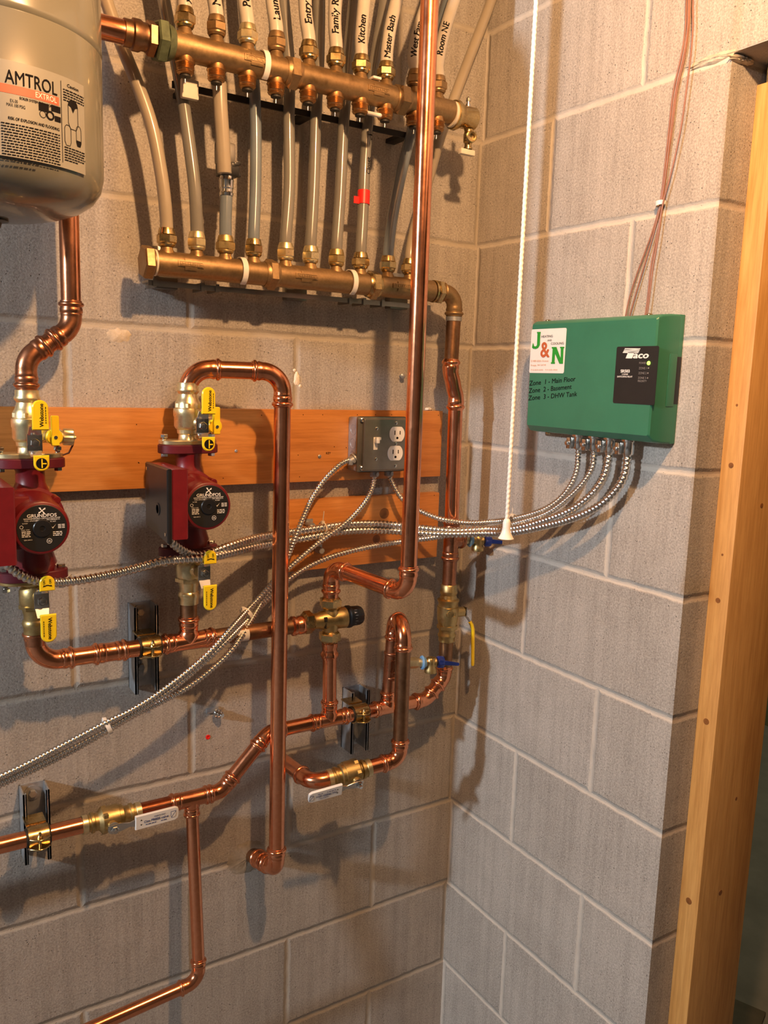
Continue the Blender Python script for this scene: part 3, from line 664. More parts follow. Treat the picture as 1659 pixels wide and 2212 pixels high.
def grip(mb, c, w, h, th, u, v, wv, round_top=True, cut=True):
    poly = []; n = 12
    for j in range(n + 1):
        a = math.pi * j / n; poly.append((w / 2 * math.cos(a), h / 2 - w / 2 + w / 2 * math.sin(a)))
    if cut: poly += [(-w / 2, -h / 2), (w / 2, -h / 2)]
    else:
        for j in range(n + 1):
            a = math.pi + math.pi * j / n; poly.append((w / 2 * math.cos(a), -h / 2 + w / 2 + w / 2 * math.sin(a)))
    mb.slab(poly, c, u, v, wv, th, .0016)
def lever(t, hub, up=True, logo='T', word='Webstone', off=(0, 0)):
    """two-ended vinyl coated lever: long named grip one way, short oval the other"""
    s = 1 if up else -1; d = hub
    mb = MB().cyl(d + Y * .020, d + Y * -.003, .0055, 14); mb.hexn(d, NY, .0015, .0065, .0068, .4); mb.lathe(d, NY, [(.0065, .0036), (.0100, .0036), (.0102, .0025)], 12); br = build('lever_nut', mb, 'chrome', t, 30)
    mb = MB().box(d.x - .0105, d.x + .0105, d.y - .0012, d.y + .0015, d.z - .0135, d.z + .0135, .001)
    mb.slab([(-.0095, .0), (.0095, 0), (.008, .014), (-.008, .014)], d + Z * s * .0125 + Y * .0, X, (Z * s + Y * -.55).normalized(), (NY - Z * s * .55).normalized(), .0022)
    mb.slab([(-.0095, .0), (.0095, 0), (.007, .010), (-.007, .010)], d - Z * s * .0125, X, (NZ * s + Y * -.75).normalized(), (NY + Z * s * .75).normalized(), .0022)
    build('lever_bracket', mb, 'chrome', t, 30)
    g = d + V((.007, -.0065, s * .0405)); mb = MB(); grip(mb, g, .0225, .043, .005, X, Z * s, NY); gr = build('lever_grip', mb, 'yel', t, 40)
    tx = MB(); text(tx, word, .0078, g + V((.0015, -.0050, 0)), Z * s, NX * s, NY, bold=.03); dashes(tx, 1, g + V((.0065 * s, -.0050, -.012 * s)), Z * s, NX * s, NY, .024, .0011, .002, seed=4, just=True)
    build('lettering', tx, 'ink', gr, flat=True)
    g = d + V((.0065, -.0080, -s * .0285)); mb = MB(); grip(mb, g, .0215, .023, .0045, X, NZ * s, NY); gr = build('lever_tab', mb, 'yel', t, 40)
    tx = MB(); o = g + NY * .0046
    if logo == 'T':
        tx.lathe(o, NY, [(0, .0078), (.0003, .0078), (.0004, .0001)], 28); lg = build('logo_disc', tx, 'ink', gr, flat=True)
        ty = MB(); q = o + NY * .0006
        ty.add([q + V((a, 0, b)) for a, b in ((-.0006, -.0065), (.0012, -.0065), (.0012, .0065), (-.0006, .0065))], [(0, 1, 2, 3)])
        ty.add([q + V((a, 0, b)) for a, b in ((.0012, -.0012), (.0065, -.0012), (.0065, .0006), (.0012, .0006))], [(0, 1, 2, 3)]); build('logo_mark', ty, 'yel', gr, flat=True)
    else:
        text(tx, 'OFF', .0042, o + V((.0042, 0, .0030)), Z, NX, NY, bold=.02); text(tx, 'ON', .0042, o + V((-.0045, 0, .0020)), Z, NX, NY, bold=.02)
        n = 10; vs = []
        for j in range(n + 1):
            a = math.radians(40 + 100 * j / n); vs += [o + V((.0062 * math.cos(a), -.0004, -.0075 + .0058 * math.sin(a))), o + V((.0048 * math.cos(a), -.0004, -.0075 + .0044 * math.sin(a)))]
        tx.add(vs, [(2 * j, 2 * j + 1, 2 * j + 3, 2 * j + 2) for j in range(n)])
        for sg in (-1, 1): tx.add([o + V((sg * .0068, -.0004, -.0052)), o + V((sg * .0030, -.0004, -.0036)), o + V((sg * .0052, -.0004, -.0012 - .0008))], [(0, 1, 2)])
        build('lettering', tx, 'ink', gr, flat=True)
def flange_plate(parent, x, y, z, mat):
    mb = MB(); poly = []
    for j in range(48):
        a = 2 * math.pi * j / 48; r = .026 + .0225 * abs(math.cos(a)) ** 3; poly.append((r * math.cos(a), r * .9 * math.sin(a)))
    mb.slab(poly, (x, y, z), X, Y, Z, .0075, .0012); build('flange', mb, mat, parent, 35)
def top_valve(x, y, zf, label, mat, hub, drain):
    t = thing('pump_flange_valve', label, 'valve', (x, y, zf), 'brass flange valves with yellow levers')
    flange_plate(t, x, y, zf, mat); z0 = zf + .006
    mb = MB().lathe((x, y, z0), Z, [(0, .018), (.002, .0160), (.010, .0150), (.012, .0172), (.018, .0178), (.020, .0205), (.024, .0222), (.038, .0222), (.040, .0232), (.048, .0235), (.052, .0228), (.053, .0208), (.062, .0205), (.066, .0180), (.072, .0160), (.076, .0152), (.078, .0165), (.080, .0182), (.083, .0185), (.086, .0168), (.094, .0166), (.0945, .0150)], 36)
    mb.hexn((x, y, z0), Z, .053, .062, .0225, .2)
    mb.lathe((x + .006, y, zf + .036), V((.35, -1, 0)), [(.012, .012), (.026, .011), (.030, .008)], 20)
    build('body', mb, mat, t, 38)
    lever(t, hub, True, 'T')
    dh, dc, ang = drain     # drain: handle point, cap point, direction
    a = V((x, y, dh.z)); dr = (dc - a); L = dr.length
    mb = MB().lathe(a, dr, [(.010, .0105), (L - .020, .0105), (L - .014, .0125), (L - .010, .0125), (L - .006, .0100), (L, .010)], 24); mb.lathe(V((dh.x, y, dh.z)), NY, [(0, .012), (-(dh.y - y) - .004, .011)], 20); build('drain_port', mb, mat, t, 38)
    mb = MB(); dn = dr.normalized(); n = 28; mb2 = MB()
    u, w, _ = frame(dn); R = []
    for tt, rr, k in ((L - .004, .0118, 0), (L - .003, .0128, 1), (L + .010, .0128, 1), (L + .0115, .0110, 0), (L + .012, .003, 0)):
        R.append([a + dn * tt + (u * math.cos(2 * math.pi * j / n) + w * math.sin(2 * math.pi * j / n)) * (rr - (k * .0012 if j % 2 else 0)) for j in range(n)])
    mb.rings(R); mb.lathe(a, dn, [(L + .011, .0028), (L + .0145, .0032), (L + .0155, .002)], 10); build('drain_cap', mb, 'brass', t, 25)
    lp = []
    for j in range(21):
        q = j / 20; an = -math.pi * .12 + q * math.pi * 1.45
        lp.append(a + dn * (L - .009) + V((.0, 0, -.0125)) + V((.013 * math.sin(an) + .004, -.004, -.0085 - .0125 * math.cos(an + math.pi) * -1)))
    mb = MB().tube([a + dn * (L - .009) + Z * .004 + NY * .013, a + dn * (L - .010) + NY * .012 - Z * .006, a + dn * (L - .016) - Z * .020 + NY * .006, a + dn * (L - .008) - Z * .0285 + NY * .004, a + dn * (L + .004) - Z * .024, a + dn * (L + .010) - Z * .012, a + dn * (L + .012) - Z * .002], .0014, 8)
    build('cap_strap', mb, 'strap', t)
    mb = MB().lathe(dh + Y * .006, NY, [(0, .0118), (.006, .0118), (.0075, .0105)], 28)
    mb.slab([(-.0052, -.0125), (.0052, -.0125), (.0052, .030), (.0040, .0315), (-.0040, .0315), (-.0052, .030)], dh - Y * .0, X, Z, NY, .0085, .001); build('drain_lever', mb, 'yel', t, 35)
    mb = MB().lathe(dh - Y * .0085, NY, [(0, .0026), (.0012, .0026), (.0014, .0014), (.0008, .0001)], 12); build('screw', mb, 'chrome', t)
    return t
def low_valve(x, y, zf, label, mat, hub):
    t = thing('pump_flange_valve', label, 'valve', (x, y, zf), 'brass flange valves with yellow levers')
    flange_plate(t, x, y, zf - .006, mat)
    mb = MB().lathe((x, y, zf - .006), NZ, [(0, .0175), (.004, .0165), (.008, .0190), (.012, .0212), (.032, .0212), (.036, .0190), (.038, .0175), (.046, .0172), (.050, .0158), (.058, .0155), (.060, .0172), (.065, .0185), (.069, .0172), (.074, .0164), (.080, .0164), (.0805, .0148)], 36)
    mb.hexn((x, y, zf - .006), NZ, .034, .042, .0222, .2); mb.lathe((x + .006, y, hub.z), NY, [(.010, .012), (.026, .011), (.030, .008)], 20)
    build('body', mb, mat, t, 38); lever(t, hub, False, 'arrow'); return t
hub2 = P(437, 920, .124); hub2b = P(441, 1238, .124)
top2 = PZ2 + .0745 + .014; bot2 = PZ2 - .082 - .014
top_valve(PX2, YP, top2, 'brass flange valve with yellow levers on top of the middle pump', 'brass', hub2, (P(465, 921, .115), V((PX2 + .040, -.062, P(487, 915, .09).z)), 0))
low_valve(PX2, YP, bot2, 'brass flange valve with yellow lever under the middle pump', 'brass', hub2b)
hub1 = P(75, 957, .130); hub1b = P(90, 1298, .130); Y1 = YP - .004
top1 = PZ1 + .0745 + .014; bot1 = PZ1 - .082 - .014
top_valve(PX1, Y1, top1, 'brass flange valve with yellow levers on top of the left pump, ribbed hose cap', 'brass', hub1, (P(118, 944, .122), V((PX1 + .052, -.088, P(148, 945, .10).z)), 0))
low_valve(PX1, Y1, bot1, 'brass flange valve with yellow lever under the left pump', 'brass_m', hub1b)

# ------------------------------------------------------------------ copper runs
# A: loop from the middle pump over and down to the wall
t = mk('copper_pipe_loop', 'tall inverted U of copper pipe from the middle pump down into the wall', (-.56, YP, .7))
zt = P(520, 800, .09).z; xa = PX2; yB = -.1155; xb = (P(607, 870, -yB).x + P(601, 1800, -yB).x) / 2
z_v = top2 + .006 + .0945 - .004; ca = V((xa, YP, zt)); cb = V((xb, yB, zt)); dl = (cb - ca).normalized()
fitting_elbow(t, ca, NZ, dl, R1, zt - z_v, .054, R=.036, bead=(False, True))
fitting_elbow(t, cb, -dl, NZ, R1, .054, .060, R=.036)
pipe(t, ca + dl * .045, cb - dl * .045, R1)
ze = P(598, 1876, -yB).z; pipe(t, (xb, yB, zt - .05), (xb, yB, ze + .03), R1, 'copper')
wp_ = P(545, 1856, 0) + Y * .03; cc = V((xb, yB, ze)); dd = (wp_ - cc).normalized()
fitting_elbow(t, cc, Z, dd, R1, .044, .046, R=.028)
pipe(t, cc + dd * .03, wp_, R1, 'copper_br'); coupling(t, cc + dd * .074, dd, R1, .020)
# B: left pipe coming down from the tank area to the left pump
t = mk('copper_pipe_offset', 'copper pipe below the grey tank stepping left down to the left pump', (-.85, YP, .8))
xt = -.824; c1 = V((xt, YP, P(152, 708, .08).z)); c2 = V((PX1, Y1, P(62, 775, .08).z)); dg = (c2 - c1).normalized()
pipe(t, c1 + Z * .02, (xt, YP, CEIL), R1)
fitting_elbow(t, c1, Z, dg, R1, .040, .038, 'copper_dk', R=.034); fitting_elbow(t, c2, -dg, NZ, R1, .038, .044, 'copper_dk', R=.034)
pipe(t, c1 + dg * .02, c2 - dg * .02, R1, 'copper_dk'); pipe(t, c2 - Z * .02, (PX1, Y1, top1 + .098), R1, 'copper_dk')
# C: header under the pumps to the mixing valve
zh = .2795; t = mk('copper_header', 'horizontal copper header running under both pumps to the mixing valve', (-.65, YP, zh))
xe = PX1; ze = zh
pipe(t, (xe, Y1, bot1 - .084), (xe, Y1, zh + .03), R1, 'copper_dk')
fitting_elbow(t, (xe, YP, ze), Z, X, R1, .052, .058, R=.036)
pipe(t, (xe + .045, YP, zh), (-.4305, YP, zh), R1); coupling(t, (P(238, 1412).x, YP, zh), X, R1, .028)
tee(t, (PX2, YP, zh), X, Z, R1, .046, .044)
pipe(t, (PX2, YP, zh + .03), (PX2, YP, bot2 - .084), R1, 'copper_br')
pipe(t, (PX2 + .04, YP, zh), (-.4405, YP, zh), R1 * 1.002, 'copper_br')
mb = MB().lathe((-.452, YP, zh), X, [(0, R1 * 1.05), (.001, R1 * 1.1), (.003, R1 * 1.28), (.008, R1 * 1.28), (.010, R1 * 1.1), (.014, R1 * 1.1), (.016, R1 * 1.22), (.024, R1 * 1.22), (.026, R1 * 1.08), (.034, R1 * 1.08)], 28); build('adapter', mb, 'copper', t, 45)
c = P(512, 1362, .065); mb = MB(); n = 8; vs = []
for j in range(n + 1):
    a = math.radians(-50 + 90 * j / n)
    for dx in (-.010, .012): vs.append(V((c.x + dx, YP - (R1 + .0006) * math.cos(a), zh + (R1 + .0006) * math.sin(a))))
mb.add(vs, [(2 * j, 2 * j + 1, 2 * j + 3, 2 * j + 2) for j in range(n)]); build('paper_tag', mb, 'white', t, label='white sticker')
# D: mixing valve
mx = -.3695; t = thing('mixing_valve', 'brass thermostatic mixing valve with round black knob', 'valve', (mx, YP, .283))
zm = .283
mb = MB().lathe((mx, YP, zm), X, [(-.040, .012), (-.038, .0145), (-.026, .0150), (-.020, .0175), (.010, .0185), (.014, .0200), (.030, .0205), (.031, .018)], 34)
mb.lathe((mx, YP, zm), Z, [(-.036, .0125), (-.030, .0125), (-.018, .0155), (0, .017), (.014, .0160), (.020, .0125), (.034, .0125)], 30); build('body', mb, 'brass_m', t, 38)
for o, ax in (((mx - .056, YP, zm), X), ((mx, YP, zm + .024), Z), ((mx, YP, zm - .042), Z)):
    mb = MB().hexn(o, ax, 0, .0165, .0215, .25); mb.lathe(o, ax, [(-.003, .0155), (0, .018), (.0165, .018), (.019, .015)], 26); build('union_nut', mb, 'brass_g', t, 30)
mb = MB(); R = []; n = 40
for tt, rr, k in ((.031, .0190, 0), (.035, .0205, 0), (.036, .0215, 0), (.041, .0215, 0), (.042, .0195, 1), (.060, .0188, 1), (.066, .0165, 1), (.067, .010, 0)):
    R.append([V((mx + tt, YP + (rr - (k * .0008 if j % 4 == 0 else 0)) * math.cos(2 * math.pi * j / n), zm + (rr - (k * .0008 if j % 4 == 0 else 0)) * math.sin(2 * math.pi * j / n))) for j in range(n)])
mb.rings(R); kb = build('knob', mb, 'black', t, 28)
mb = MB(); F = lambda a, b: V((mx + .0475 + a, YP - .0196 * math.cos(b / .0196), zm + .0196 * math.sin(b / .0196)))
for j in range(7): mb.add([F(-.003, -.016 + j * .0055), F(.0005 if j % 2 else .003, -.016 + j * .0055), F(.0005 if j % 2 else .003, -.0155 + j * .0055), F(-.003, -.0155 + j * .0055)], [(0, 1, 2, 3)])
mb.add([F(-.004, .010), F(.002, .012), F(-.004, .014)], [(0, 1, 2)]); build('scale_marks', mb, 'white_i', kb, flat=True)
tx = MB(); tx.box(mx - .0215, mx - .0155, YP - .0185, YP - .014, zm + .001, zm + .010, .001); [tx.box(mx - .020, mx - .0165, YP - .0180, YP - .013, zm - .003 - k * .0028, zm - .0015 - k * .0028, .0004) for k in range(4)]; build('cast_mark', tx, 'rubber', t, flat=True)
# E: from mixing valve up and forward to the tall pipe
t = mk('tall_copper_riser', 'tallest bright copper pipe standing well in front of the wall, joined to the mixing valve', (-.318, -.26, .9))
bx, by = -.3180, -.2600; zc = .384; c1 = V((mx, YP, zc)); c2 = V((bx, by, .366)); dg = (c2 - c1).normalized()
pipe(t, (mx, YP, zm + .040), (mx, YP, zc - .02), R1); fitting_elbow(t, c1, NZ, dg, R1, .052, .042, R=.024)
pipe(t, c1 + dg * .03, c2 - dg * .03, R1); fitting_elbow(t, c2, -dg, Z, R1, .046, .052, R=.030)
pipe(t, c2 + Z * .04, (bx - .001, by, CEIL), R1)
# F: return header right: riser from lower manifold, down the corner
t = mk('corner_copper_riser', 'copper riser in the wall corner dropping from the lower manifold to the blue drain valve', (-.10, -.09, .6))
xr = P(975, 720, .085).x; cr = V((-.1135, -.083, zL)); 
fitting_elbow(t, cr, NX, NZ, R1, .034, .044, 'bronze', R=.026)
mb = MB().lathe(cr - Z * .0445, NZ, [(0, .0155), (.008, .0155)], 26); build('solder_ring', mb, 'steel', t, label='silver collar')
zA = P(968, 800, .085).z; zB = P(980, 862, .085).z; ca = V((-.1165, -.084, zA)); cb = V((-.1035, -.088, zB)); dg = (cb - ca).normalized()
pipe(t, cr - Z * .04, ca, R1 * .98, 'copper_br')
mb = MB(); pts = [ca + Z * .022, ca + Z * .012, ca - Z * .004, ca.lerp(cb, .35), ca.lerp(cb, .65), cb + Z * .004, cb - Z * .012, cb - Z * .022]
sp = smoothpath(spline(pts, .002), 3); L = len(sp); rad = []
for i in range(L):
    s = min(i, L - 1 - i) * .002; q = R1 * 1.07
    for (s0, r0), (s1, r1) in zip(endprof(R1, 1), endprof(R1, 1)[1:]):
        if s0 <= s <= s1: q = r0 + (r1 - r0) * (s - s0) / (s1 - s0)
    rad.append(q)
mb.tube(sp, rad, 28); build('offset_fitting', mb, 'copper', t, 50)
xq = -.0995; zT = P(970, 1168, .088).z; pipe(t, cb - Z * .01, (xq, -.088, zT), R1, 'copper')
tee(t, (xq, -.088, zT), Z, V((1, 0, 0)), R1, .042, .030, 'copper_dk')
zV0 = P(968, 1262, .088).z; zV1 = P(963, 1386, .088).z; pipe(t, (xq, -.088, zT - .03), (xq, -.088, zV0 - .01), R1, 'copper_dk')
# drain valves with blue handles
def boiler_drain(c, ax, label, lead, sc=1.0):
    t = thing('drain_valve', label, 'valve', c, 'small brass drain valves with blue handles'); ax = V(ax).normalized(); c = V(c)
    mb = MB().lathe(c, ax, [(0, .0095), (lead, .0095), (lead + .001, .0085), (lead + .010, .0085)], 20); mb.hexn(c, ax, .003, lead - .004, .0115, .3); build('nipple', mb, 'brass', t, 35)
    mb = MB().lathe(c, ax, [(lead + .004, .0135), (lead + .0065, .0145), (lead + .009, .0125), (lead + .013, .0095)], 24); build('sealing_ring', mb, 'lblue', t, label='blue sealing ring')
    q = c + ax * (lead + .024)
    mb = MB().lathe(q, ax, [(-.012, .009), (.010, .0105), (.012, .008), (.016, .006)], 22); mb.lathe(q, NZ, [(-.010, .008), (-.006, .0105), (0, .011), (.010, .0105), (.014, .0125), (.021, .0125), (.022, .010), (.018, .009), (.017, .0001)], 24); build('body', mb, 'brass_m', t, 38)
    h = q + ax * .014; mb = MB(); R = []; n = 32
    for tt, rr in ((0, .0105), (.002, .0125), (.011, .0125), (.013, .0110), (.0132, .006), (.010, .0055)):
        R.append([h + ax * tt + (frame(ax)[0] * math.cos(2 * math.pi * j / n) + frame(ax)[1] * math.sin(2 * math.pi * j / n)) * (rr - (.0012 if (j // 2) % 2 and .001 < tt < .012 else 0)) for j in range(n)])
    mb.rings(R); hd = V((.75, -.65, -.02)).normalized()
    mb.slab([(0, -.0045), (.030, -.0030), (.032, 0), (.030, .0030), (0, .0045)], h + ax * .006 + hd * .008, hd, Z, hd.cross(Z), .004, .0008); build('handle', mb, 'blue', t, 30)
    mb = MB().lathe(h, ax, [(.009, .004), (.014, .004), (.0145, .0035)], 6); build('screw', mb, 'chrome', t)
    return t
boiler_drain(V((xq + .026, -.088, zT)), V((1, -.35, -.06)), 'brass drain valve with blue handle on the corner riser, under the hanging cable', .012)
# G: ball valve with yellow lever
zc = (zV0 + zV1) / 2; hv = (zV0 - zV1) / 2
t = thing('ball_valve', 'brass ball valve on the corner riser with slim yellow lever', 'valve', (xq, -.088, zc))
mb = MB().lathe((xq, -.088, zc), Z, [(-hv, .0150), (-hv + .002, .0168), (-hv + .010, .0170), (-hv + .012, .0185), (-hv + .016, .0185), (-hv + .019, .0165), (-hv + .026, .0170), (-.020, .0195), (-.012, .0215), (.010, .0225), (.014, .0225), (.0145, .0205), (.022, .0200), (.026, .0225), (.029, .0225), (.032, .0180), (hv - .022, .0160), (hv - .018, .0180), (hv - .013, .0180), (hv - .010, .0165), (hv - .002, .0165), (hv, .0150)], 36)
mb.hexn((xq, -.088, zc), Z, -.034, -.024, .0215, .3); mb.lathe((xq, -.088, zc + .004), NY + NX * .4, [(.020, .007), (.0235, .007), (.0236, .0001)], 20)
st = V((1, -.15, 0)).normalized(); mb.lathe((xq, -.088, zc), st, [(.012, .0105), (.026, .0100), (.036, .0100), (.037, .006)], 20); build('body', mb, 'brass_m', t, 38)
h = V((xq, -.088, zc)) + st * .038
mb = MB().hexn(h, st, 0, .005, .0062); mb.lathe(h, st, [(.005, .0035), (.010, .0035)], 10); mb.slab([(-.008, -.010), (.008, -.010), (.008, .010), (-.008, .010)], h + st * .0005, Y, Z, X, .0025, .0006)
q1 = h + V((.004, 0, -.008)); q2 = q1 + V((.016, -.001, -.020)); mb.tube([q1, q1 + V((.003, 0, -.004)), q2], .0022, 8); build('lever_bracket', mb, 'chrome', t, 30)
q3 = P(1024, 1437, -q2.y + .004); q3.x = q2.x + .006
mb = MB(); mb.tube([q2 + V((-.004, 0, .004)), q2 + V((.001, 0, -.003)), q2 + V((.005, 0, -.014)), q3 + Z * .004, q3], [.0036, .0042, .0040, .0036, .0030], 12); build('lever_grip', mb, 'yel', t)
tx = MB(); tx.lathe(V((xq, -.088, zc + .002)) + (NY + NX * .1).normalized() * .0215, NY + NX * .1, [(0, .0060), (.0014, .0060), (.0014, .0048), (.0006, .0046), (.0006, .0001)], 24); [tx.box(xq - .0155 + k * .003, xq - .0140 + k * .003, -.1085, -.100, zc - .001, zc + .005, .0003) for k in range(2)]; build('cast_mark', tx, 'brass_m', t)
# H: lower header right part
zr = .0835; t = mk('lower_return_header', 'lower copper header from the corner riser leftward with two tees and a step down', (-.35, YP, zr))
xr2 = -.100; c1 = V((xr2, -.086, P(966, 1462, .086).z)); c2 = V((-.142, -.083, zr)); dg = (c2 - c1).normalized()
pipe(t, (xq, -.088, zV1 + .008), c1, R1, 'copper_br'); fitting_elbow(t, c1, Z, dg, R1 * .98, .026, .026, R=.022); 
fitting_elbow(t, c2, -dg, NX, R1 * .98, .024, .030, R=.03); pipe(t, c1, c2, R1 * .98); RH = R1 * .93
xT1 = P(838, 1526).x; xT2 = P(711, 1546).x; pipe(t, c2 - X * .02, (-.445, YP, zr), RH)
tee(t, (xT1, YP, zr), X, Z, RH, .036, .034); tee(t, (xT2, YP, zr), X, Z, RH, .042, .040)
c3 = V((P(580, 1585).x, YP, zr)); c4 = V((P(478, 1706).x, YP, -.010)); dg = (c4 - c3).normalized()
pipe(t, (-.44, YP, zr), c3 + X * .02, RH); fitting_elbow(t, c3, X, dg, RH, .034, .036, R=.032); pipe(t, c3 + dg * .02, c4 - dg * .02, RH); fitting_elbow(t, c4, -dg, NX, RH, .036, .034, R=.032)
xT3 = -.6405; zl = -.010; pipe(t, c4 - X * .02, (P(300, 1755).x, YP, zl), RH); tee(t, (xT3, YP, zl), X, NZ, RH, .040, .034, rb=.0115)
xv0, xv1 = P(304, 1748).x, P(176, 1775).x
pipe(t, (xT3 - .03, YP, zl), (xv0 - .01, YP, zl), RH)
# riser to mixing valve
pipe(t, (xT2, YP, zr + .03), (mx, YP, zm - .045), RH)
mb = MB().lathe((mx, YP, zm - .046), NZ, [(s, q * 1.0) for s, q in [(0, RH * 1.15), (.008, RH * 1.15), (.010, RH * 1.05), (.018, RH * 1.1), (.021, RH * 1.28), (.026, RH * 1.28), (.028, RH * 1.1), (.031, RH * 1.1), (.032, RH * 1.02)]], 28); build('adapter', mb, 'copper', t, 45)
# left continuation beyond the valve
t = mk('lower_left_pipe', 'horizontal copper pipe leaving the picture at the lower left through a strut clamp', (-.87, YP, zl)); pipe(t, (-1.35, YP, zl), (xv1 + .008, YP, zl), RH)
# I: thin drop pipe
t = mk('thin_drop_pipe', 'thinner copper pipe dropping from the lower header to an elbow near the floor', (xT3, -.09, -.2))
rb = .0112; zb = P(436, 2118, .125).z; a = V((xT3, YP - .002, zl - .024)); c = V((xT3 - .002, -.122, zb)); dn = (c - a).normalized()
pipe(t, a, c - dn * .02, rb); dl = (P(300, 2212, .12) - P(400, 2150, .122)).normalized(); dl = V((-1, 0.02, -.10)).normalized()
fitting_elbow(t, c, -dn, dl, rb, .040, .038, R=.026); pipe(t, c + dl * .02, c + dl * .5, rb)
# J: near pipe and its valve
t = mk('front_copper_pipe', 'brownish copper pipe looping forward in front of the lower header, under the tall riser', (-.25, -.15, .15))
xb_, zt = -.2265, P(846, 1338, .08).z; xn, yn = -.2495, -.15
c1 = V((xb_, YP, zt)); c2 = V((xn + .001, yn, P(868, 1345, .15).z)); dm = (c2 - c1).normalized()
pipe(t, (xT1, YP, zr + .028), (xb_, YP, zt - .02), RH, 'copper_dk'); 
zt4 = P(846, 1436).z; tee(t, (xb_, YP, zt4), Z, X, RH, .030, .022, 'copper_dk', rb=.0095)
fitting_elbow(t, c1, NZ, dm, RH, .042, .040, R=.028); fitting_elbow(t, c2, -dm, NZ, R1, .038, .056, R=.034)
c3 = V((-.2475, yn, P(863, 1640, .15).z)); pipe(t, c2 - Z * .04, c3 + Z * .02, R1 * 1.0, 'copper_br')
c4 = P(806, 1663, .135); pv1 = P(792, 1668, .125); pv0 = P(712, 1690, .115); dv = (pv0 - pv1).normalized(); dg = (c4 - c3).normalized()
fitting_elbow(t, c3, Z, dv, R1, .042, .040, R=.024)
pipe(t, c3 + dv * .03, c3 + dv * .070, R1)
# valve body line
vb = c3 + dv * .062
ve = vb + dv * .088; dw = V((-.08, 1, .0)).normalized()
c5 = ve + dv * .030
fitting_elbow(t, c5, -dv, dw, R1, .032, .044, R=.032, bead=(False, True)); pipe(t, c5 + dw * .03, c5 + dw * .125, R1)
def press_valve(a, ax, L, label, r, hubdir, hdir, hlen, flip, htop=.0, nut=.5):
    ax = V(ax).normalized(); a = V(a); t = thing('press_ball_valve', label, 'valve', a + ax * L / 2, 'brass press ball valves with white levers')
    p = [(0, r * 1.05), (.001, r * 1.16), (.009, r * 1.16), (.0105, r * 1.06), (.013, r * 1.06), (.0145, r * 1.28), (.019, r * 1.28), (.0205, r * 1.10), (.026, r * 1.12)]
    m = L / 2; prof = p + [(m - .020, r * 1.35), (m - .017, r * 1.62), (m + .010, r * 1.62), (m + .011, r * 1.45), (m + .017, r * 1.45), (m + .019, r * 1.25)] + [(L - s, q) for s, q in reversed(p)]
    mb = MB().lathe(a, ax, prof, 34); hexc = a + ax * (m - .004); mb.hexn(hexc, ax, -.014, -.004, r * 1.78, .3)
    hd = V(hubdir).normalized(); mb.lathe(hexc, hd, [(r, .0095), (r + .013, .0085), (r + .014, .006)], 20); build('body', mb, 'brass_m', t, 36)
    mb = MB().lathe(a, ax, [(.0008, r * 1.18), (.009, r * 1.18)], 30); build('collar', mb, 'brass', t); mb = MB().lathe(a, ax, [(L - .009, r * 1.18), (L - .0008, r * 1.18)], 30); build('collar', mb, 'brass', t)
    h = hexc + hd * (r + .014); mb = MB().hexn(h, hd, .002, .008, .0068); mb.lathe(h, hd, [(.008, .0035), (.013, .0035)], 10); mb.lathe(h, hd, [(0, .0105), (.002, .0105)], 24); build('lever_nut', mb, 'chrome', t, 30)
    u = V(hdir).normalized(); w = (hd - u * hd.dot(u)).normalized(); v = w.cross(u); s0 = h + hd * .0015
    mb = MB().slab([(-.008, -.007), (.010, -.0075), (.026, -.004), (.040, -.008), (.040, .008), (.026, .004), (.010, .0075), (-.008, .007)], s0, u, v, w, .0022, .0004); build('lever_bracket', mb, 'chrome', t, 30)
    g = s0 + u * (.034 + hlen / 2) + w * .0005; hh = .0125
    poly = [(-hlen / 2, -hh), (hlen / 2 - .006, -hh), (hlen / 2 - .001, -hh + .003), (hlen / 2, -hh + .007), (hlen / 2, hh - .007), (hlen / 2 - .001, hh - .003), (hlen / 2 - .006, hh), (-hlen / 2, hh)]
    mb = MB().slab(poly, g - w * .002, u, v, w, .0055, .0012); gr = build('lever_grip', mb, 'white', t, 40)
    tx = MB(); o = g + w * .0037
    U, Vv = (u, v) if not flip else (u, v)
    text(tx, 'Cim PRESS valve', .0062, o + U * -.002, U, Vv, w, bold=.02); text(tx, 'MADE IN ITALY', .0028, o + U * .004 + Vv * .0060, U, Vv, w, bold=.02)
    dashes(tx, 1, o + U * -.020 - Vv * .0050, U, Vv, w, .018, .0014, .002, seed=3, just=True); dashes(tx, 1, o + U * .006 - Vv * .0050, U, Vv, w, .010, .0014, .002, seed=8, just=True)
    s = o + U * .0275; w4 = .0003
    tx.add([s + U * -.0045 + Vv * .0065, s + U * .0045 + Vv * .0065, s + U * .0045 + Vv * -.001, s + U * .0025 + Vv * -.0060, s + U * -.0035 + Vv * -.0060, s + U * -.0045 + Vv * -.001], [(0, 1, 2, 3, 4, 5)])
    build('lettering', tx, 'bluep', gr, flat=True)
    tx = MB(); s = s + w * .0004; tx.add([s + U * -.0038 + Vv * .0058, s + U * .0036 + Vv * .0058, s + U * -.0038 + Vv * -.0040], [(0, 1, 2)]); tx.add([s + U * .0040 + Vv * .0048, s + U * .0040 + Vv * -.001, s + U * .0020 + Vv * -.0052, s + U * -.0030 + Vv * -.0052], [(0, 1, 2, 3)])
    build('logo', tx, 'white', gr, flat=True)
    tx = MB()
    for k, sg in ((-.0045, 1), (.0045, -1)): tx.add([o + U * (-hlen / 2 + .008) + Vv * (-k - .0012 * sg), o + U * (-hlen / 2 + .0115) + Vv * (-k - .0012 * sg), o + U * (-hlen / 2 + .00975) + Vv * (-k + .0016 * sg)], [(0, 1, 2)])
    build('arrow_marks', tx, 'orange' if 0 else 'ink', gr, flat=True)
    return t
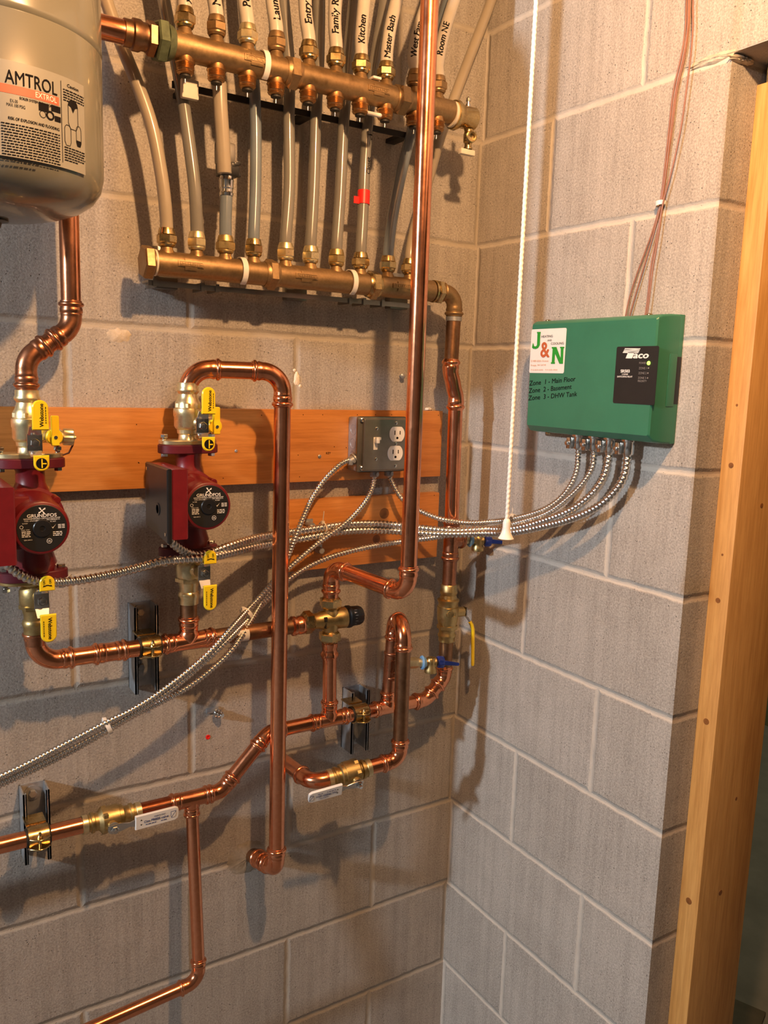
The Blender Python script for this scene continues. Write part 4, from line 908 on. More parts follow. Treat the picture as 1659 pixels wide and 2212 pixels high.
press_valve((xv1, YP, zl), X, xv0 - xv1, 'brass press valve with white lever pointing right, on the lower left header', RH, V((.02, -1, -.12)), V((1, 0, .015)), .074, False)
press_valve(vb, dv, .088, 'brass press valve with white lever pointing left, near the wall behind the long loop', R1, V((.0, -1, -.35)), dv, .066, True)
boiler_drain(V((xb_ + .018, YP, zt4)), V((1, -.30, -.03)), 'brass drain valve with blue handle beside the front copper pipe', .042)

# ------------------------------------------------------------------ strut channels and clamps
def strut(px, z0, z1, xc, label, holes):
    t = thing('strut_channel', label, 'bracket', (xc, 0, (z0 + z1) / 2), 'steel strut channels'); w = .0205; d = .041
    mb = MB().box(xc - w, xc + w, -.0025, 0, z0, z1)
    for s in (-1, 1):
        mb.box(min(xc + s * w, xc + s * (w - .0025)), max(xc + s * w, xc + s * (w - .0025)), -d, 0, z0, z1)
        a, b_ = sorted((xc + s * w, xc + s * (w - .0055))); mb.box(a, b_, -d, -d + .0025, z0, z1)
        a, b_ = sorted((xc + s * (w - .0055), xc + s * (w - .0040))); mb.box(a, b_, -d, -d + .007, z0, z1)
    build('channel', mb, 'steel', t, 30)
    for zz in holes:
        mb = MB().lathe((xc, -.0025, zz), NY, [(0, .013), (.0015, .013), (.0017, .006)], 24); mb.hexn((xc, -.0035, zz), NY, 0, .006, .0068); build('anchor_bolt', mb, 'steel', t, 30)
    return t
def clamp(xc, z, r, label):
    t = thing('strut_clamp', label, 'clamp', (xc, YP, z), 'gold coloured strut clamps'); y = YP
    for rr, hw, mt, nm in ((r + .0022, .0185, 'rubber', 'rubber_liner'), (r + .0048, .0155, 'brass_g', 'band')):
        n = 40; vs = []; fs = []
        for j in range(n):
            a = 2 * math.pi * j / n
            for xx, q in ((-hw, r + .0003), (-hw, rr), (hw, rr), (hw, r + .0003)): vs.append(V((xc + xx, y + q * math.cos(a), z + q * math.sin(a))))
        for j in range(n):
            for q in range(4): fs.append((j * 4 + q, j * 4 + (q + 1) % 4, ((j + 1) % n) * 4 + (q + 1) % 4, ((j + 1) % n) * 4 + q))
        build(nm, MB().add(vs, fs), mt, t, 30)
    # ears at the front with curved lips and the clamping bolt
    fy = y - r - .004
    for zz, k in ((z + .006, 1), (z - .010, -1)):
        mb = MB(); poly = [(-.0155, .012), (-.0155, -.004)] + [(-.0155 + .031 * j / 10, -.004 - .009 * math.sin(math.pi * j / 10)) for j in range(1, 10)] + [(.0155, -.004), (.0155, .012)]
        mb.slab(poly, (xc, fy, zz), X, Y, Z, .0022, .0003)
        build('ear', mb, 'brass_g', t, 30)
    for a in (r + .0005, -r - .0035): build('strap_foot', MB().box(xc - .0155, xc + .0155, -.066, -.036, z + a, z + a + .003), 'brass_g', t, 30)
    mb = MB().lathe((xc, fy - .003, z + .016), NZ, [(0, .0022), (.004, .003), (.006, .0045), (.009, .0045), (.0092, .0022), (.030, .0022)], 12); build('bolt', mb, 'brass_g', t, 30)
xs1 = P(317, 1400, .04).x; strut(0, P(317, 1478, 0).z, P(317, 1297, 0).z, xs1, 'steel strut channel on the wall between the two pumps', [P(308, 1320, 0).z, P(312, 1438, 0).z])
clamp(P(326, 1398, .09).x, zh, R1, 'gold strut clamp holding the header between the two pumps')
xs2 = P(75, 1750, .02).x; strut(0, P(80, 1835, 0).z, P(68, 1690, 0).z, xs2, 'steel strut channel at the lower left, its top open above the pipe', [P(64, 1712, 0).z])
clamp(P(84, 1806, .09).x, zl, RH, 'gold strut clamp on the pipe at the lower left')
xs3 = P(768, 1530, .02).x; strut(0, P(770, 1605, 0).z, P(762, 1480, 0).z, xs3, 'steel strut channel low on the wall right of the mixing valve pipe', [P(757, 1500, 0).z])
clamp(P(781, 1535, .09).x, zr, RH, 'gold strut clamp on the lower header between its two tees')

# ------------------------------------------------------------------ outlet box
def outlet():
    x0, x1, z0, z1 = -.3075, -.1985, .5565, .6615; yb, yf = -.019, -.060
    t = thing('outlet_box', 'square steel electrical box with a toggle switch and two white sockets on the upper board', 'electrical box', ((x0 + x1) / 2, yb, (z0 + z1) / 2))
    mb = MB().box(x0 + .001, x1 - .001, yf + .004, yb, z0 + .001, z1 - .001, .004)
    for zz in (z0 + .030, z0 + .054, z0 + .080): mb.lathe((x0 + .001, (yb + yf) / 2, zz), NX, [(0, .0105), (.0005, .0105), (.0006, .0095), (.0001, .0090)], 22)
    build('back_box', mb, 'steel', t, 35)
    mb = MB().box(x0 - .0005, x1 + .0005, yf + .002, yf + .008, z0 - .0005, z1 + .0005, .005); mb.box(x0 + .009, x1 - .004, yf - .007, yf + .004, z0 + .003, z1 - .003, .004, seg=3); cv = build('cover', mb, 'steel_dk', t, 35)
    for xx, zz in ((x0 + .008, z1 - .006), (x0 + .010, z0 + .008), (x1 - .006, z1 - .008)):
        mb = MB().lathe((xx, yf + .002, zz), NY, [(0, .0045), (.0035, .0045), (.0045, .003), (.0035, .0001)], 14); build('screw', mb, 'chrome', cv)
    f = yf - .007; sx = P(811, 957, .067).x; zs = P(811, 958, .067).z
    for px, py in ((814, 926), (812, 992), (856, 914), (854, 1006), (855, 959)):
        c = P(px, py, .067); c.y = f; mb = MB().lathe(c, NY, [(0, .0032), (.0010, .0032), (.0016, .002), (.0017, .0001)], 14); build('screw', mb, 'chrome', cv)
    mb = MB().box(sx - .0045, sx + .0045, f - .001, f + .001, zs - .012, zs + .012, .0006); mb.box(sx - .0032, sx + .0032, f - .011, f, zs + .001, zs + .009, .001); mb.box(sx - .0030, sx + .0075, f - .009, f - .003, zs + .007, zs + .0125, .001); build('toggle_switch', mb, 'white', t)
    for px, py in ((857, 938), (853, 979)):
        c = P(px, py, .067); poly = []
        for j in range(40):
            a = 2 * math.pi * j / 40; poly.append((.0172 * math.cos(a), max(-.0142, min(.0142, .0172 * math.sin(a)))))
        mb = MB().slab(poly, (c.x, f + .0005, c.z), X, Z, NY, .003, .0006); s = build('socket', mb, 'white', t, 35)
        mb = MB(); q = V((c.x, f - .0027, c.z))
        for a, b_, w_, h_ in ((-.0060, .003, .0010, .0042), (.0060, .003, .0010, .0036)): mb.add([q + X * (a + i * w_) + Z * (b_ + k * h_) for i, k in ((-1, -1), (1, -1), (1, 1), (-1, 1))], [(0, 1, 2, 3)])
        mb.lathe(q + Z * -.0070 + Y * .0002, NY, [(0, .0024), (.0003, .0024), (.0004, .0001)], 14); build('slots', mb, 'ink', s, flat=True)
    # connectors
    for c, ax in ((P(764, 992, .045), NX - Z * .5), (P(809, 1018, .040), NZ), (P(840, 1018, .040), NZ)):
        if ax == NZ: c = V((c.x, c.y, z0))
        mb = MB().lathe(c - V(ax).normalized() * .002, ax, [(0, .0115), (.003, .0115), (.004, .009), (.012, .009), (.014, .0075)], 18); mb.box(c.x - .014, c.x - .007, c.y - .010, c.y - .002, c.z - .010, c.z - .002, .001) if ax != NZ else None
        mb.lathe(c + V(ax).normalized() * .006 + NY * .008, NY, [(0, .0035), (.004, .0035), (.0042, .0001)], 10); build('cable_connector', mb, 'steel', t, 35)
outlet()
# ------------------------------------------------------------------ green zone relay enclosure
def relay():
    yl, yr = -.241, -.5345; z0, z1 = .6450, .8470; D = .060
    t = thing('zone_relay_box', 'green plastic zone relay enclosure on the right wall with black label and white sticker', 'control box', (-.03, (yl + yr) / 2, (z0 + z1) / 2))
    mb = MB(); mb.box(-.012, 0, yr, yl, z0, z1, .002)
    # cover, chamfered towards the front; notch on the near side
    def ring(x, a, b_, c, d, rr):
        pts = []
        for (yy, zz, q) in ((a, c, 0), (b_, c, 1), (b_, d, 2), (a, d, 3)):
            pass
        n = 5; out = []
        for (cy, cz, st) in ((b_ - rr if b_ > a else b_ + rr, d - rr, 0), (a + rr, d - rr, 90), (a + rr, c + rr, 180), (b_ - rr, c + rr, 270)):
            for j in range(n + 1):
                an = math.radians(st + 90 * j / n); out.append(V((x, cy + rr * math.cos(an), cz + rr * math.sin(an))))
        return out
    A, B = yr, yl
    mb2 = MB().rings([ring(-.010, A - .0, B, z0, z1, .004), ring(-.030, A, B, z0 + .0005, z1 - .0005, .004), ring(-D + .012, A + .003, B - .003, z0 + .003, z1 - .002, .005), ring(-D + .003, A + .003, B - .006, z0 + .011, z1 - .006, .004), ring(-D, A + .005, B - .009, z0 + .013, z1 - .009, .003)])
    mb.v += mb2.v; o = len(mb.v) - len(mb2.v); mb.f += [tuple(i + o for i in f) for f in mb2.f]
    cv = build('cover', mb, 'green', t, 28)
    mb = MB().box(-.030, -.012, yr - .0012, yr + .004, .704, .786, .0015); build('side_latch', mb, 'green', t, label='raised latch strip on the near side')
    mb = MB().box(-.014, -.001, yr - .0006, yr + .004, .708, .782, .001); build('side_slot', mb, 'black', t)
    for yy, zz in ((Q(1186, 692, .02).y, z1), (Q(1405, 682, .02).y, z1), (Q(1186, 938, .02).y, z0)):
        mb = MB().lathe((-.022, yy, zz - (.001 if zz == z1 else -.001)), Z if zz == z1 else NZ, [(0, .005), (.0025, .005), (.004, .003), (.0042, .0001)], 14); build('screw', mb, 'brass_g', t)
    def quad(mb, pts, d=D + .0004): mb.add([Q(a, b_, d) for a, b_ in pts], [(0, 1, 2, 3)])
    U, W = NY, NX     # to the reader's right is -y
    mb = MB(); c0, c1_ = Q(1333, 748, D), Q(1415, 873, D); ya, yb_ = (Q(1333, 748, D).y + Q(1324, 871, D).y) / 2, (Q(1423, 748, D).y + Q(1415, 875, D).y) / 2; za, zb_ = (Q(1333, 748, D).z + Q(1423, 748, D).z) / 2, (Q(1324, 871, D).z + Q(1415, 875, D).z) / 2
    def rr(mb, ya, yb_, za, zb_, r, x, th):
        poly = []; w_ = abs(ya - yb_) / 2 - r; h_ = abs(za - zb_) / 2 - r
        for sx, sy, st in ((1, 1, 0), (-1, 1, 90), (-1, -1, 180), (1, -1, 270)):
            for j in range(5): an = math.radians(st + 22.5 * j); poly.append((sx * w_ + r * math.cos(an), sy * h_ + r * math.sin(an)))
        mb.slab(poly, (x, (ya + yb_) / 2, (za + zb_) / 2), U, Z, W, th)
    rr(mb, ya, yb_, za, zb_, .003, -D + .0002, .0006); lb = build('black_label', mb, 'blackm', t)
    yc, zc_ = (ya + yb_) / 2, (za + zb_) / 2; hw, hh = abs(ya - yb_) / 2, abs(za - zb_) / 2
    def fb(mb, txt, x0, y0, x1, y1, ox, oy, k, bold=0, d=D + .0009, slope=0, sh=0):   # fit a word into a measured box on the cover
        vs, fs = strokes(txt, 1, bold); a0 = min(p.x for p in vs); a1 = max(p.x for p in vs); b0 = min(p.y for p in vs); b1 = max(p.y for p in vs); out = []
        for p in vs:
            q = (p.x - a0) / (a1 - a0); h = (p.y - b0) / (b1 - b0)
            out.append(Q(ox + (x0 + (x1 - x0) * q + sh * h) / k, oy + (y1 + (y0 - y1) * h + slope * q) / k, d + p.z))
        mb.add(out, fs)
    def pg(mb, pts, ox, oy, k, d=D + .0009): mb.add([Q(ox + a / k, oy + b_ / k, d) for a, b_ in pts], [tuple(range(len(pts)))])
    A1 = (1310, 740, 7.933); A2 = (1135, 700, 7.467)
    tx = MB(); fb(tx, 'aco', 448, 190, 715, 272, *A1, bold=.045, sh=22); pg(tx, [(370, 168), (480, 172), (437, 272), (328, 270)], *A1)
    for q in range(4):
        n = 10; vs = []
        for j in range(n + 1):
            f_ = j / n; xl, xr_, yy = 316 - q * 11, 582 - q * 11, 96 + q * 22 + 5 * math.sin(f_ * 6.3 + .5) * (1 if q in (1, 2) else 0) + f_ * 4
            xx = xl + (xr_ - xl) * f_; vs += [Q(1310 + xx / 7.933, 740 + yy / 7.933, D + .0009), Q(1310 + (xx - 5) / 7.933, 740 + (yy + 15) / 7.933, D + .0009)]
        tx.add(vs, [(2 * j, 2 * j + 1, 2 * j + 3, 2 * j + 2) for j in range(n)])
    fb(tx, 'SR503', 243, 462, 400, 515, *A1, bold=.05); fb(tx, '3 ZONE', 265, 530, 368, 556, *A1, bold=.03); fb(tx, 'SWITCHING RELAY', 182, 570, 445, 598, *A1, bold=.03)
    build('lettering', tx, 'white_i', lb, flat=True)
    tx = MB()
    for w_, x0, y0, x1, y1 in (('POWER', 562, 332, 680, 368), ('ZONE 1', 555, 420, 690, 458), ('ZONE 2', 548, 504, 685, 542), ('ZONE 3', 540, 586, 675, 626), ('PRIORITY', 538, 642, 690, 678)): fb(tx, w_, x0, y0, x1, y1, *A1, bold=.01)
    for a, b_ in ((722, 438), (712, 524), (706, 608)): tx.lathe(Q(1310 + a / 7.933, 740 + b_ / 7.933, D + .0007), W, [(0, .0013), (.0004, .0013), (.0005, .0001)], 10)
    build('grey_lettering', tx, 'ink_g', lb, flat=True)
    mb = MB().lathe(Q(1310 + 724 / 7.933, 740 + 352 / 7.933, D + .0006), W, [(0, .0032), (.0010, .0028), (.0018, .0001)], 16); build('power_light', mb, 'led', lb, label='lit green power light')
    # contractor sticker
    y0_, y1_ = Q(1146, 760, D).y, Q(1221, 760, D).y; zz1, zz0 = Q(1185, 710, D).z, Q(1180, 806, D).z
    mb = MB(); rr(mb, y0_, y1_, zz1, zz0, .003, -D + .0002, .0006); stk = build('sticker', mb, 'white', t, label='white contractor sticker')
    yc, zc_ = (y0_ + y1_) / 2, (zz0 + zz1) / 2; G = lambda a, b_: V((-D - .0006, yc, zc_)) + U * a + Z * b_; hw, hh = abs(y0_ - y1_) / 2, abs(zz1 - zz0) / 2
    tx = MB(); pg(tx, [(195, 128), (243, 128), (232, 342), (185, 342)], *A2); pg(tx, [(187, 126), (248, 126), (246, 150), (186, 150)], *A2, d=D + .00095)
    pg(tx, [(185, 335), (178, 352), (155, 362), (136, 350), (133, 330), (120, 300), (105, 378), (122, 396), (165, 402), (205, 385), (232, 338)], *A2, d=D + .001); build('green_letter', tx, 'greenp', stk, flat=True)
    tx = MB(); pg(tx, [(440, 370), (485, 370), (468, 640), (422, 640)], *A2); pg(tx, [(432, 370), (500, 370), (600, 640), (548, 640)], *A2, d=D + .00095); pg(tx, [(570, 366), (615, 366), (604, 640), (566, 640)], *A2, d=D + .001)
    for q in ([(424, 370), (505, 370), (503, 394), (423, 394)], [(412, 614), (476, 614), (474, 641), (411, 641)], [(558, 366), (627, 366), (625, 390), (557, 390)]): pg(tx, q, *A2, d=D + .00105)
    build('green_letter', tx, 'greenp', stk, flat=True)
    tx = MB(); fb(tx, '&', 240, 290, 388, 540, *A2, bold=.03); build('ampersand', tx, 'rust', stk, flat=True)
    tx = MB(); fb(tx, 'HEATING', 258, 185, 440, 222, *A2, slope=-10); fb(tx, 'AND', 355, 250, 425, 278, *A2, slope=-3); fb(tx, 'COOLING', 412, 297, 620, 335, *A2, slope=-9); build('black_words', tx, 'ink', stk, flat=True)
    tx = MB(); fb(tx, 'E1488 650th Avenue', 90, 580, 370, 612, *A2, slope=-4); fb(tx, 'Knapp, WI 54749', 88, 650, 330, 688, *A2, slope=-4); fb(tx, '715-859-6202   715-505-4420', 85, 728, 515, 752, *A2, slope=-2); build('orange_words', tx, 'pale', stk, flat=True)
    tx = MB()
    for w_, x0, x1, yb_, sl in (('Zone  1 - Main Floor', 60, 805, 995, -75), ('Zone  2 - Basement', 50, 742, 1115, -70), ('Zone  3 - DHW Tank', 45, 830, 1232, -70)): fb(tx, w_, x0, yb_ - 78, x1, yb_, *A2, bold=.008, d=D + .0004, slope=sl, sh=6)
    build('marker_notes', tx, 'ink', t, flat=True)
    return t
relay()
CONN = [(-.3541, .0085), (-.3914, .0085), (-.4272, .0085), (-.4668, .0085)]
relay_t = bpy.data.objects['zone_relay_box']
for y, r in CONN:
    mb = MB().lathe((-.030, y, .648), NZ, [(0, .0125), (.004, .0125), (.005, .0100), (.010, .0100), (.024, .0098), (.026, .0085)], 20)
    mb.box(-.046, -.034, y + .006, y + .015, .622, .642, .0015); mb.lathe((-.046, y + .0105, .632), NX, [(0, .0042), (.004, .0042), (.005, .002)], 12); build('cable_connector', mb, 'chrome', relay_t, 35)

# ------------------------------------------------------------------ armoured cables
GC = 'flexible armoured cables'
def armor(pts, r, pitch, label, amp=.0009, n=12):
    path = spline(pts, .003); path = smoothpath(path, 6)
    # resample at constant step
    L = [0]
    for i in range(1, len(path)): L.append(L[-1] + (path[i] - path[i - 1]).length)
    tot = L[-1]; st = pitch / 6; m = int(tot / st); out = []; k = 0; ph = []
    for i in range(m + 1):
        s = min(i * st, tot - 1e-6)
        while L[k + 1] < s: k += 1
        out.append(path[k].lerp(path[k + 1], (s - L[k]) / max(1e-9, L[k + 1] - L[k]))); ph.append(2 * math.pi * s / pitch)
    mb = MB().tube(out, r, n, twist=(amp, ph)); return solo('armoured_cable', mb, 'armor', label, 'cable', GC, sharp=80)
TR, TP = .0049, .0058; KR, KP = .0068, .0078
armor([V((-.03, CONN[0][0], .625)), Q(1247, 1010, .03), Q(1236, 1042, .032), Q(1212, 1075, .036), Q(1172, 1102, .045), Q(1110, 1120, .056),
       P(1060, 1127, .165), P(1005, 1129, .125), P(955, 1122, .11), P(912, 1106, .085), P(880, 1088, .065), P(862, 1070, .055), P(848, 1045, .045), V((P(840, 1018, .04).x, -.040, .546))], TR, TP,
      'thin armoured cable from the leftmost relay connector up into the bottom of the outlet box')
armor([V((-.03, CONN[1][0], .625)), Q(1281, 1005, .033), Q(1262, 1040, .036), Q(1228, 1075, .042), Q(1178, 1110, .050), Q(1110, 1131, .062),
       P(1060, 1141, .175), P(1000, 1151, .130), P(940, 1161, .11), P(870, 1170, .09), P(800, 1181, .075), P(730, 1198, .062), P(680, 1217, .052), P(640, 1240, .048), P(605, 1268, .046), P(560, 1313, .05), P(530, 1345, .07),
       P(490, 1385, .112), P(430, 1440, .118), P(360, 1497, .118), P(290, 1540, .115), P(235, 1573, .112), P(150, 1618, .11), P(60, 1662, .11), P(0, 1690, .11), P(-80, 1725, .11), P(-260, 1800, .11), P(-420, 1860, .11)], TR, TP,
      'thin armoured cable sagging from the second relay connector across to the lower left edge')
armor([P(757, 993, .045), P(735, 1003, .048), P(702, 1035, .046), P(675, 1075, .044), P(652, 1125, .056), P(636, 1165, .060), P(620, 1205, .052), P(602, 1240, .046), P(575, 1275, .048), P(540, 1313, .06), P(500, 1358, .105),
       P(460, 1402, .121), P(410, 1447, .122), P(340, 1500, .120), P(280, 1537, .118), P(232, 1560, .118), P(150, 1603, .116), P(60, 1650, .116), P(0, 1678, .116), P(-80, 1712, .116), P(-260, 1788, .116), P(-420, 1850, .116)], TR, TP,
      'thin armoured cable leaving the left side of the outlet box for the lower left')
armor([V((P(809, 1018, .04).x, -.040, .545)), P(805, 1050, .042), P(792, 1080, .046), P(768, 1110, .052), P(738, 1137, .056), P(705, 1160, .054), P(672, 1185, .048), P(640, 1213, .045), P(605, 1245, .042), P(570, 1295, .046), P(540, 1345, .075), P(510, 1392, .104),
       P(475, 1430, .108), P(410, 1482, .108), P(340, 1520, .105), P(285, 1547, .104), P(232, 1578, .105), P(150, 1625, .104), P(60, 1668, .104), P(0, 1695, .104), P(-80, 1732, .104), P(-260, 1808, .104), P(-420, 1870, .104)], TR, TP,
      'thin armoured cable from the outlet box bottom, lowest strand of the bundle')
armor([V((-.03, CONN[2][0], .625)), Q(1306, 1028, .033), Q(1278, 1068, .040), Q(1232, 1102, .048), Q(1170, 1126, .056), Q(1110, 1141, .066),
       P(1050, 1143, .165), P(985, 1147, .128), P(920, 1142, .095), P(850, 1134, .065), P(790, 1131, .048), P(730, 1135, .045), P(670, 1144, .043), P(605, 1153, .043), P(550, 1163, .07), P(500, 1178, .10), P(460, 1192, .112),
       P(425, 1199, .114), P(396, 1190, .122), P(370, 1170, .135), P(352, 1145, .14)], KR, KP,
      'thick armoured cable from the third relay connector to the underside of the middle pump')
armor([V((-.03, CONN[3][0], .625)), Q(1350, 1025, .033), Q(1328, 1062, .038), Q(1290, 1095, .044), Q(1235, 1120, .050), Q(1175, 1136, .056), Q(1110, 1149, .068),
       P(1045, 1152, .17), P(980, 1154, .130), P(915, 1152, .095), P(850, 1147, .065), P(790, 1146, .048), P(730, 1150, .045), P(670, 1161, .043), P(605, 1172, .043), P(550, 1182, .070), P(500, 1194, .100), P(450, 1205, .126),
       P(400, 1208, .126), P(350, 1213, .125), P(290, 1229, .122), P(230, 1243, .120), P(170, 1254, .120), P(120, 1258, .121), P(75, 1254, .124), P(35, 1236, .128), P(5, 1208, .130), P(-25, 1172, .125)], KR, KP,
      'thick armoured cable from the rightmost relay connector running under both pumps to the left pump')
# ties
def tie(c, ax, r, label, name='cable_tie', hw=.0022, tail=None, mat='white', grp='white nylon cable ties'):
    ax = V(ax).normalized(); mb = MB(); u, w, _ = frame(ax); n = 28; rx, ry = (r if isinstance(r, tuple) else (r, r)); vs = []; fs = []
    for j in range(n):
        a = 2 * math.pi * j / n; d = u * math.cos(a) * rx + w * math.sin(a) * ry; dn = d.normalized()
        for xx, q in ((-hw, 0), (hw, 0), (hw, .0012), (-hw, .0012)): vs.append(V(c) + ax * xx + d + dn * q)
    for j in range(n):
        for q in range(4): fs.append((j * 4 + q, j * 4 + (q + 1) % 4, ((j + 1) % n) * 4 + (q + 1) % 4, ((j + 1) % n) * 4 + q))
    mb.add(vs, fs)
    q = V(c) + w * ry + (CAM - V(c)).normalized() * .002; mb.box(q.x - .003, q.x + .003, q.y - .003, q.y + .003, q.z - .003, q.z + .003, .0006)
    if tail: mb.tube([q, q + V(tail)], .0009, 6)
    solo(name, mb, mat, label, 'cable tie', grp)
tie(P(232, 1569, .112), P(290, 1535, .11) - P(200, 1585, .11), (.011, .013), 'white tie round the cable bundle at the lower left', hw=.0035, tail=(0, -.006, -.012))
tie(P(532, 1324, .060), P(560, 1290, .055) - P(510, 1350, .07), (.012, .012), 'white tie round the cables just left of the long copper loop', hw=.0035)
tie(Q(1109, 1133, .060), Q(1150, 1122, .056) - Q(1080, 1138, .065), (.017, .018), 'white tie round the cables behind the pull cord handle', hw=.004, tail=(0, -.002, .014))
tie(P(697, 1140, .046), X, (.0155, .010), 'thin clear tie with a long tail on the cables over the lower board', hw=.0012, tail=(0, -.004, .022), mat='ivory')
# cable clamps on lower board
for px, py, lab in ((668, 1128, 'small steel cable strap on the lower board, the upper of two'), (688, 1182, 'small steel cable strap on the lower board, the lower of two')):
    t = thing('cable_strap', lab, 'clamp', P(px, py, .02), 'steel straps on the lower board')
    c = P(px, py, .019); mb = MB().box(c.x - .009, c.x + .006, -.023, -.019, c.z - .007, c.z + .007, .001); mb.lathe(c + V((-.004, -.004, -.003)), NY, [(0, .007), (.010, .006), (.018, .0055)], 14); build('strap', mb, 'steel', t)
    mb = MB().hexn(c + V((.002, -.004, -.006)), NY, 0, .010, .0045); build('screw', mb, 'chrome', t, 30)
# ------------------------------------------------------------------ pull cord
yc_ = -.62; c = P(1094, 1140, .62); xt_ = c.x; zb = P(1093, 1163, .62).z; ztp = P(1096, 1122, .62).z
t = thing('pull_cord', 'white light pull cord hanging in front of the right wall with a bell shaped end', 'pull cord', (xt_, yc_, ztp))
m = int((CEIL - ztp) / .0016); pts = [V((xt_, yc_, ztp - .004 + (CEIL - ztp + .004) * i / m)) for i in range(m + 1)]; ph = [i * 1.6 for i in range(m + 1)]
mb = MB().tube(pts, .0025, 8, twist=(.0003, ph)); build('cord', mb, 'cord', t, 80)
H = ztp - zb; mb = MB().lathe((xt_, yc_, ztp), NZ, [(-.001, .002), (0, .0038), (.004, .0050), (H * .45, .0050), (H * .7, .0062), (H * .9, .0085), (H, .0100), (H + .0005, .0080)], 28); build('bell_handle', mb, 'white', t, 45)
# ------------------------------------------------------------------ thermostat wires
GW = 'brown thermostat wires'
W = [([(1486, -60), (1481, 60), (1470, 130), (1455, 190), (1446, 270), (1436, 360), (1426, 440), (1408, 505), (1380, 580), (1360, 640), (1350, 690)], 'brown wire ending furthest left on the green box'),
     ([(1490, -60), (1486, 60), (1475, 130), (1460, 190), (1450, 270), (1440, 360), (1428, 440), (1412, 505), (1390, 580), (1372, 640), (1358, 690)], 'brown wire second from the left where the four meet the green box'),
     ([(1494, -60), (1488, 60), (1478, 130), (1463, 190), (1453, 270), (1441, 360), (1431, 440), (1420, 505), (1405, 580), (1400, 640), (1392, 690)], 'brown wire ending at the right screw of the green box'),
     ([(1500, -60), (1497, 60), (1490, 140), (1483, 190), (1474, 260), (1460, 330), (1446, 390), (1431, 440), (1423, 505), (1410, 580), (1403, 640), (1396, 690)], 'brown wire bowing away on the right before the white tie')]
for i, (pp, lab) in enumerate(W):
    wp = [Q(a, b_, .005 + .002 * (i % 2) + (.004 if i == 3 else 0)) for a, b_ in pp]; wp = [V((wp[0].x, wp[0].y, CEIL - .002))] + wp; mb = MB().tube(smoothpath(spline(wp, .01), 3), .0014, 8); solo('thermostat_wire', mb, 'wire', lab, 'wire', GW)
tie(Q(1426, 440, .006), Z + Y * .25, (.0065, .0055), 'white tie gathering the brown wires above the green box', hw=.0035)
# ------------------------------------------------------------------ expansion tank
TX, TY, TRd = -.9455, -.205, .1375; zb_ = .918
t = thing('expansion_tank', 'grey-green round expansion tank hanging at the upper left with a printed label', 'tank', (TX, TY, zb_))
prof = [(0, .001), (.001, .03), (.004, .06), (.010, .085), (.019, .108), (.030, .124), (.044, .1335), (.060, .1372)]
for zz in (.060, .200, .2045, .2075, .211, .2145, .218, .235, .2395, .2425, .246): prof.append((zz, TRd if zz in (.060, .200, .218, .235, .246) else TRd + .0012))
prof = prof[:8] + [(.070, TRd), (.206, TRd), (.2085, TRd - .0022), (.212, TRd + .0006), (.216, TRd), (.275, TRd), (.2775, TRd - .0022), (.281, TRd + .0006), (.284, TRd), (.44, TRd), (.50, .11), (.53, .06), (.535, .01)]
mb = MB().lathe((TX, TY, zb_), Z, prof, 96); sh = build('shell', mb, 'tank', t, 60)
mb = MB().lathe((TX, TY, zb_ + .52), Z, [(0, .02), (.02, .02), (.021, .0135), (CEIL - zb_ - .52, .0135)], 24); build('hanger_pipe', mb, 'copper_br', t, 40)
mb = MB().lathe((TX, TY, zb_ + .002), NZ, [(0, .020), (.004, .020), (.006, .012), (.012, .010)], 24); build('air_valve_cap', mb, 'black', t, 40)
def TC(px, py):
    r = ray(px, py); ox, oy = CAM.x - TX, CAM.y - TY; a = r.x ** 2 + r.y ** 2; b_ = 2 * (ox * r.x + oy * r.y); c_ = ox * ox + oy * oy - TRd ** 2
    q = CAM + r * ((-b_ - math.sqrt(max(0, b_ * b_ - 4 * a * c_))) / (2 * a)); return math.atan2(q.y - TY, q.x - TX), q.z
def TF(th, z, l=.0006): return V((TX + (TRd + l) * math.cos(th), TY + (TRd + l) * math.sin(th), z))
th0, zA0 = TC(10, 190); zl_top = TC(60, 140)[1]; zl_bot = TC(60, 345)[1]; thR = TC(182, 280)[0]
mb = MB(); n = 30; vs = []
thl = th0 - 1.0
for j in range(n + 1):
    th = thl + (thR - thl) * j / n; vs += [TF(th, zl_top, .0004), TF(th, zl_bot, .0004)]
mb.add(vs, [(2 * j, 2 * j + 1, 2 * j + 3, 2 * j + 2) for j in range(n)]); lbl = build('label', mb, 'label', t, 60)
def tfn(th, z, l=.0010): return lambda a, b_: TF(th + a / TRd, z + b_, l)
def fit(tx, s, x0, x1, py, size, bold=0, shift=0, z=None):
    a, za = TC(x0, py); b_, zb2 = TC(x1, py); wd = (b_ - a) * TRd; vs2, fs2 = strokes(s, size, bold); m0 = min(p.x for p in vs2); m1 = max(p.x for p in vs2); zc2 = z if z is not None else TC((x0 + x1) / 2, py)[1]
    k = wd / (m1 - m0); tx.add([TF(a + (p.x - m0) * k / TRd, zc2 + p.y + shift, .0009 + p.z) for p in vs2], fs2)
zA = TC(68, 178)[1]; tx = MB(); fit(tx, 'AMTROL', 10, 122, 178, .0205, .006); build('brand_lettering', tx, 'ink', lbl, flat=True)
mb = MB(); vs = []; t0, t1 = TC(0, 187)[0] - .35, TC(126, 205)[0]; zo1 = zA - .0078; zo0 = zo1 - .0092
for j in range(n + 1):
    th = t0 + (t1 - t0) * j / n; vs += [TF(th, zo1, .0007), TF(th, zo0, .0007)]
mb.add(vs, [(2 * j, 2 * j + 1, 2 * j + 3, 2 * j + 2) for j in range(n)]); build('orange_band', mb, 'orange', lbl, 60)
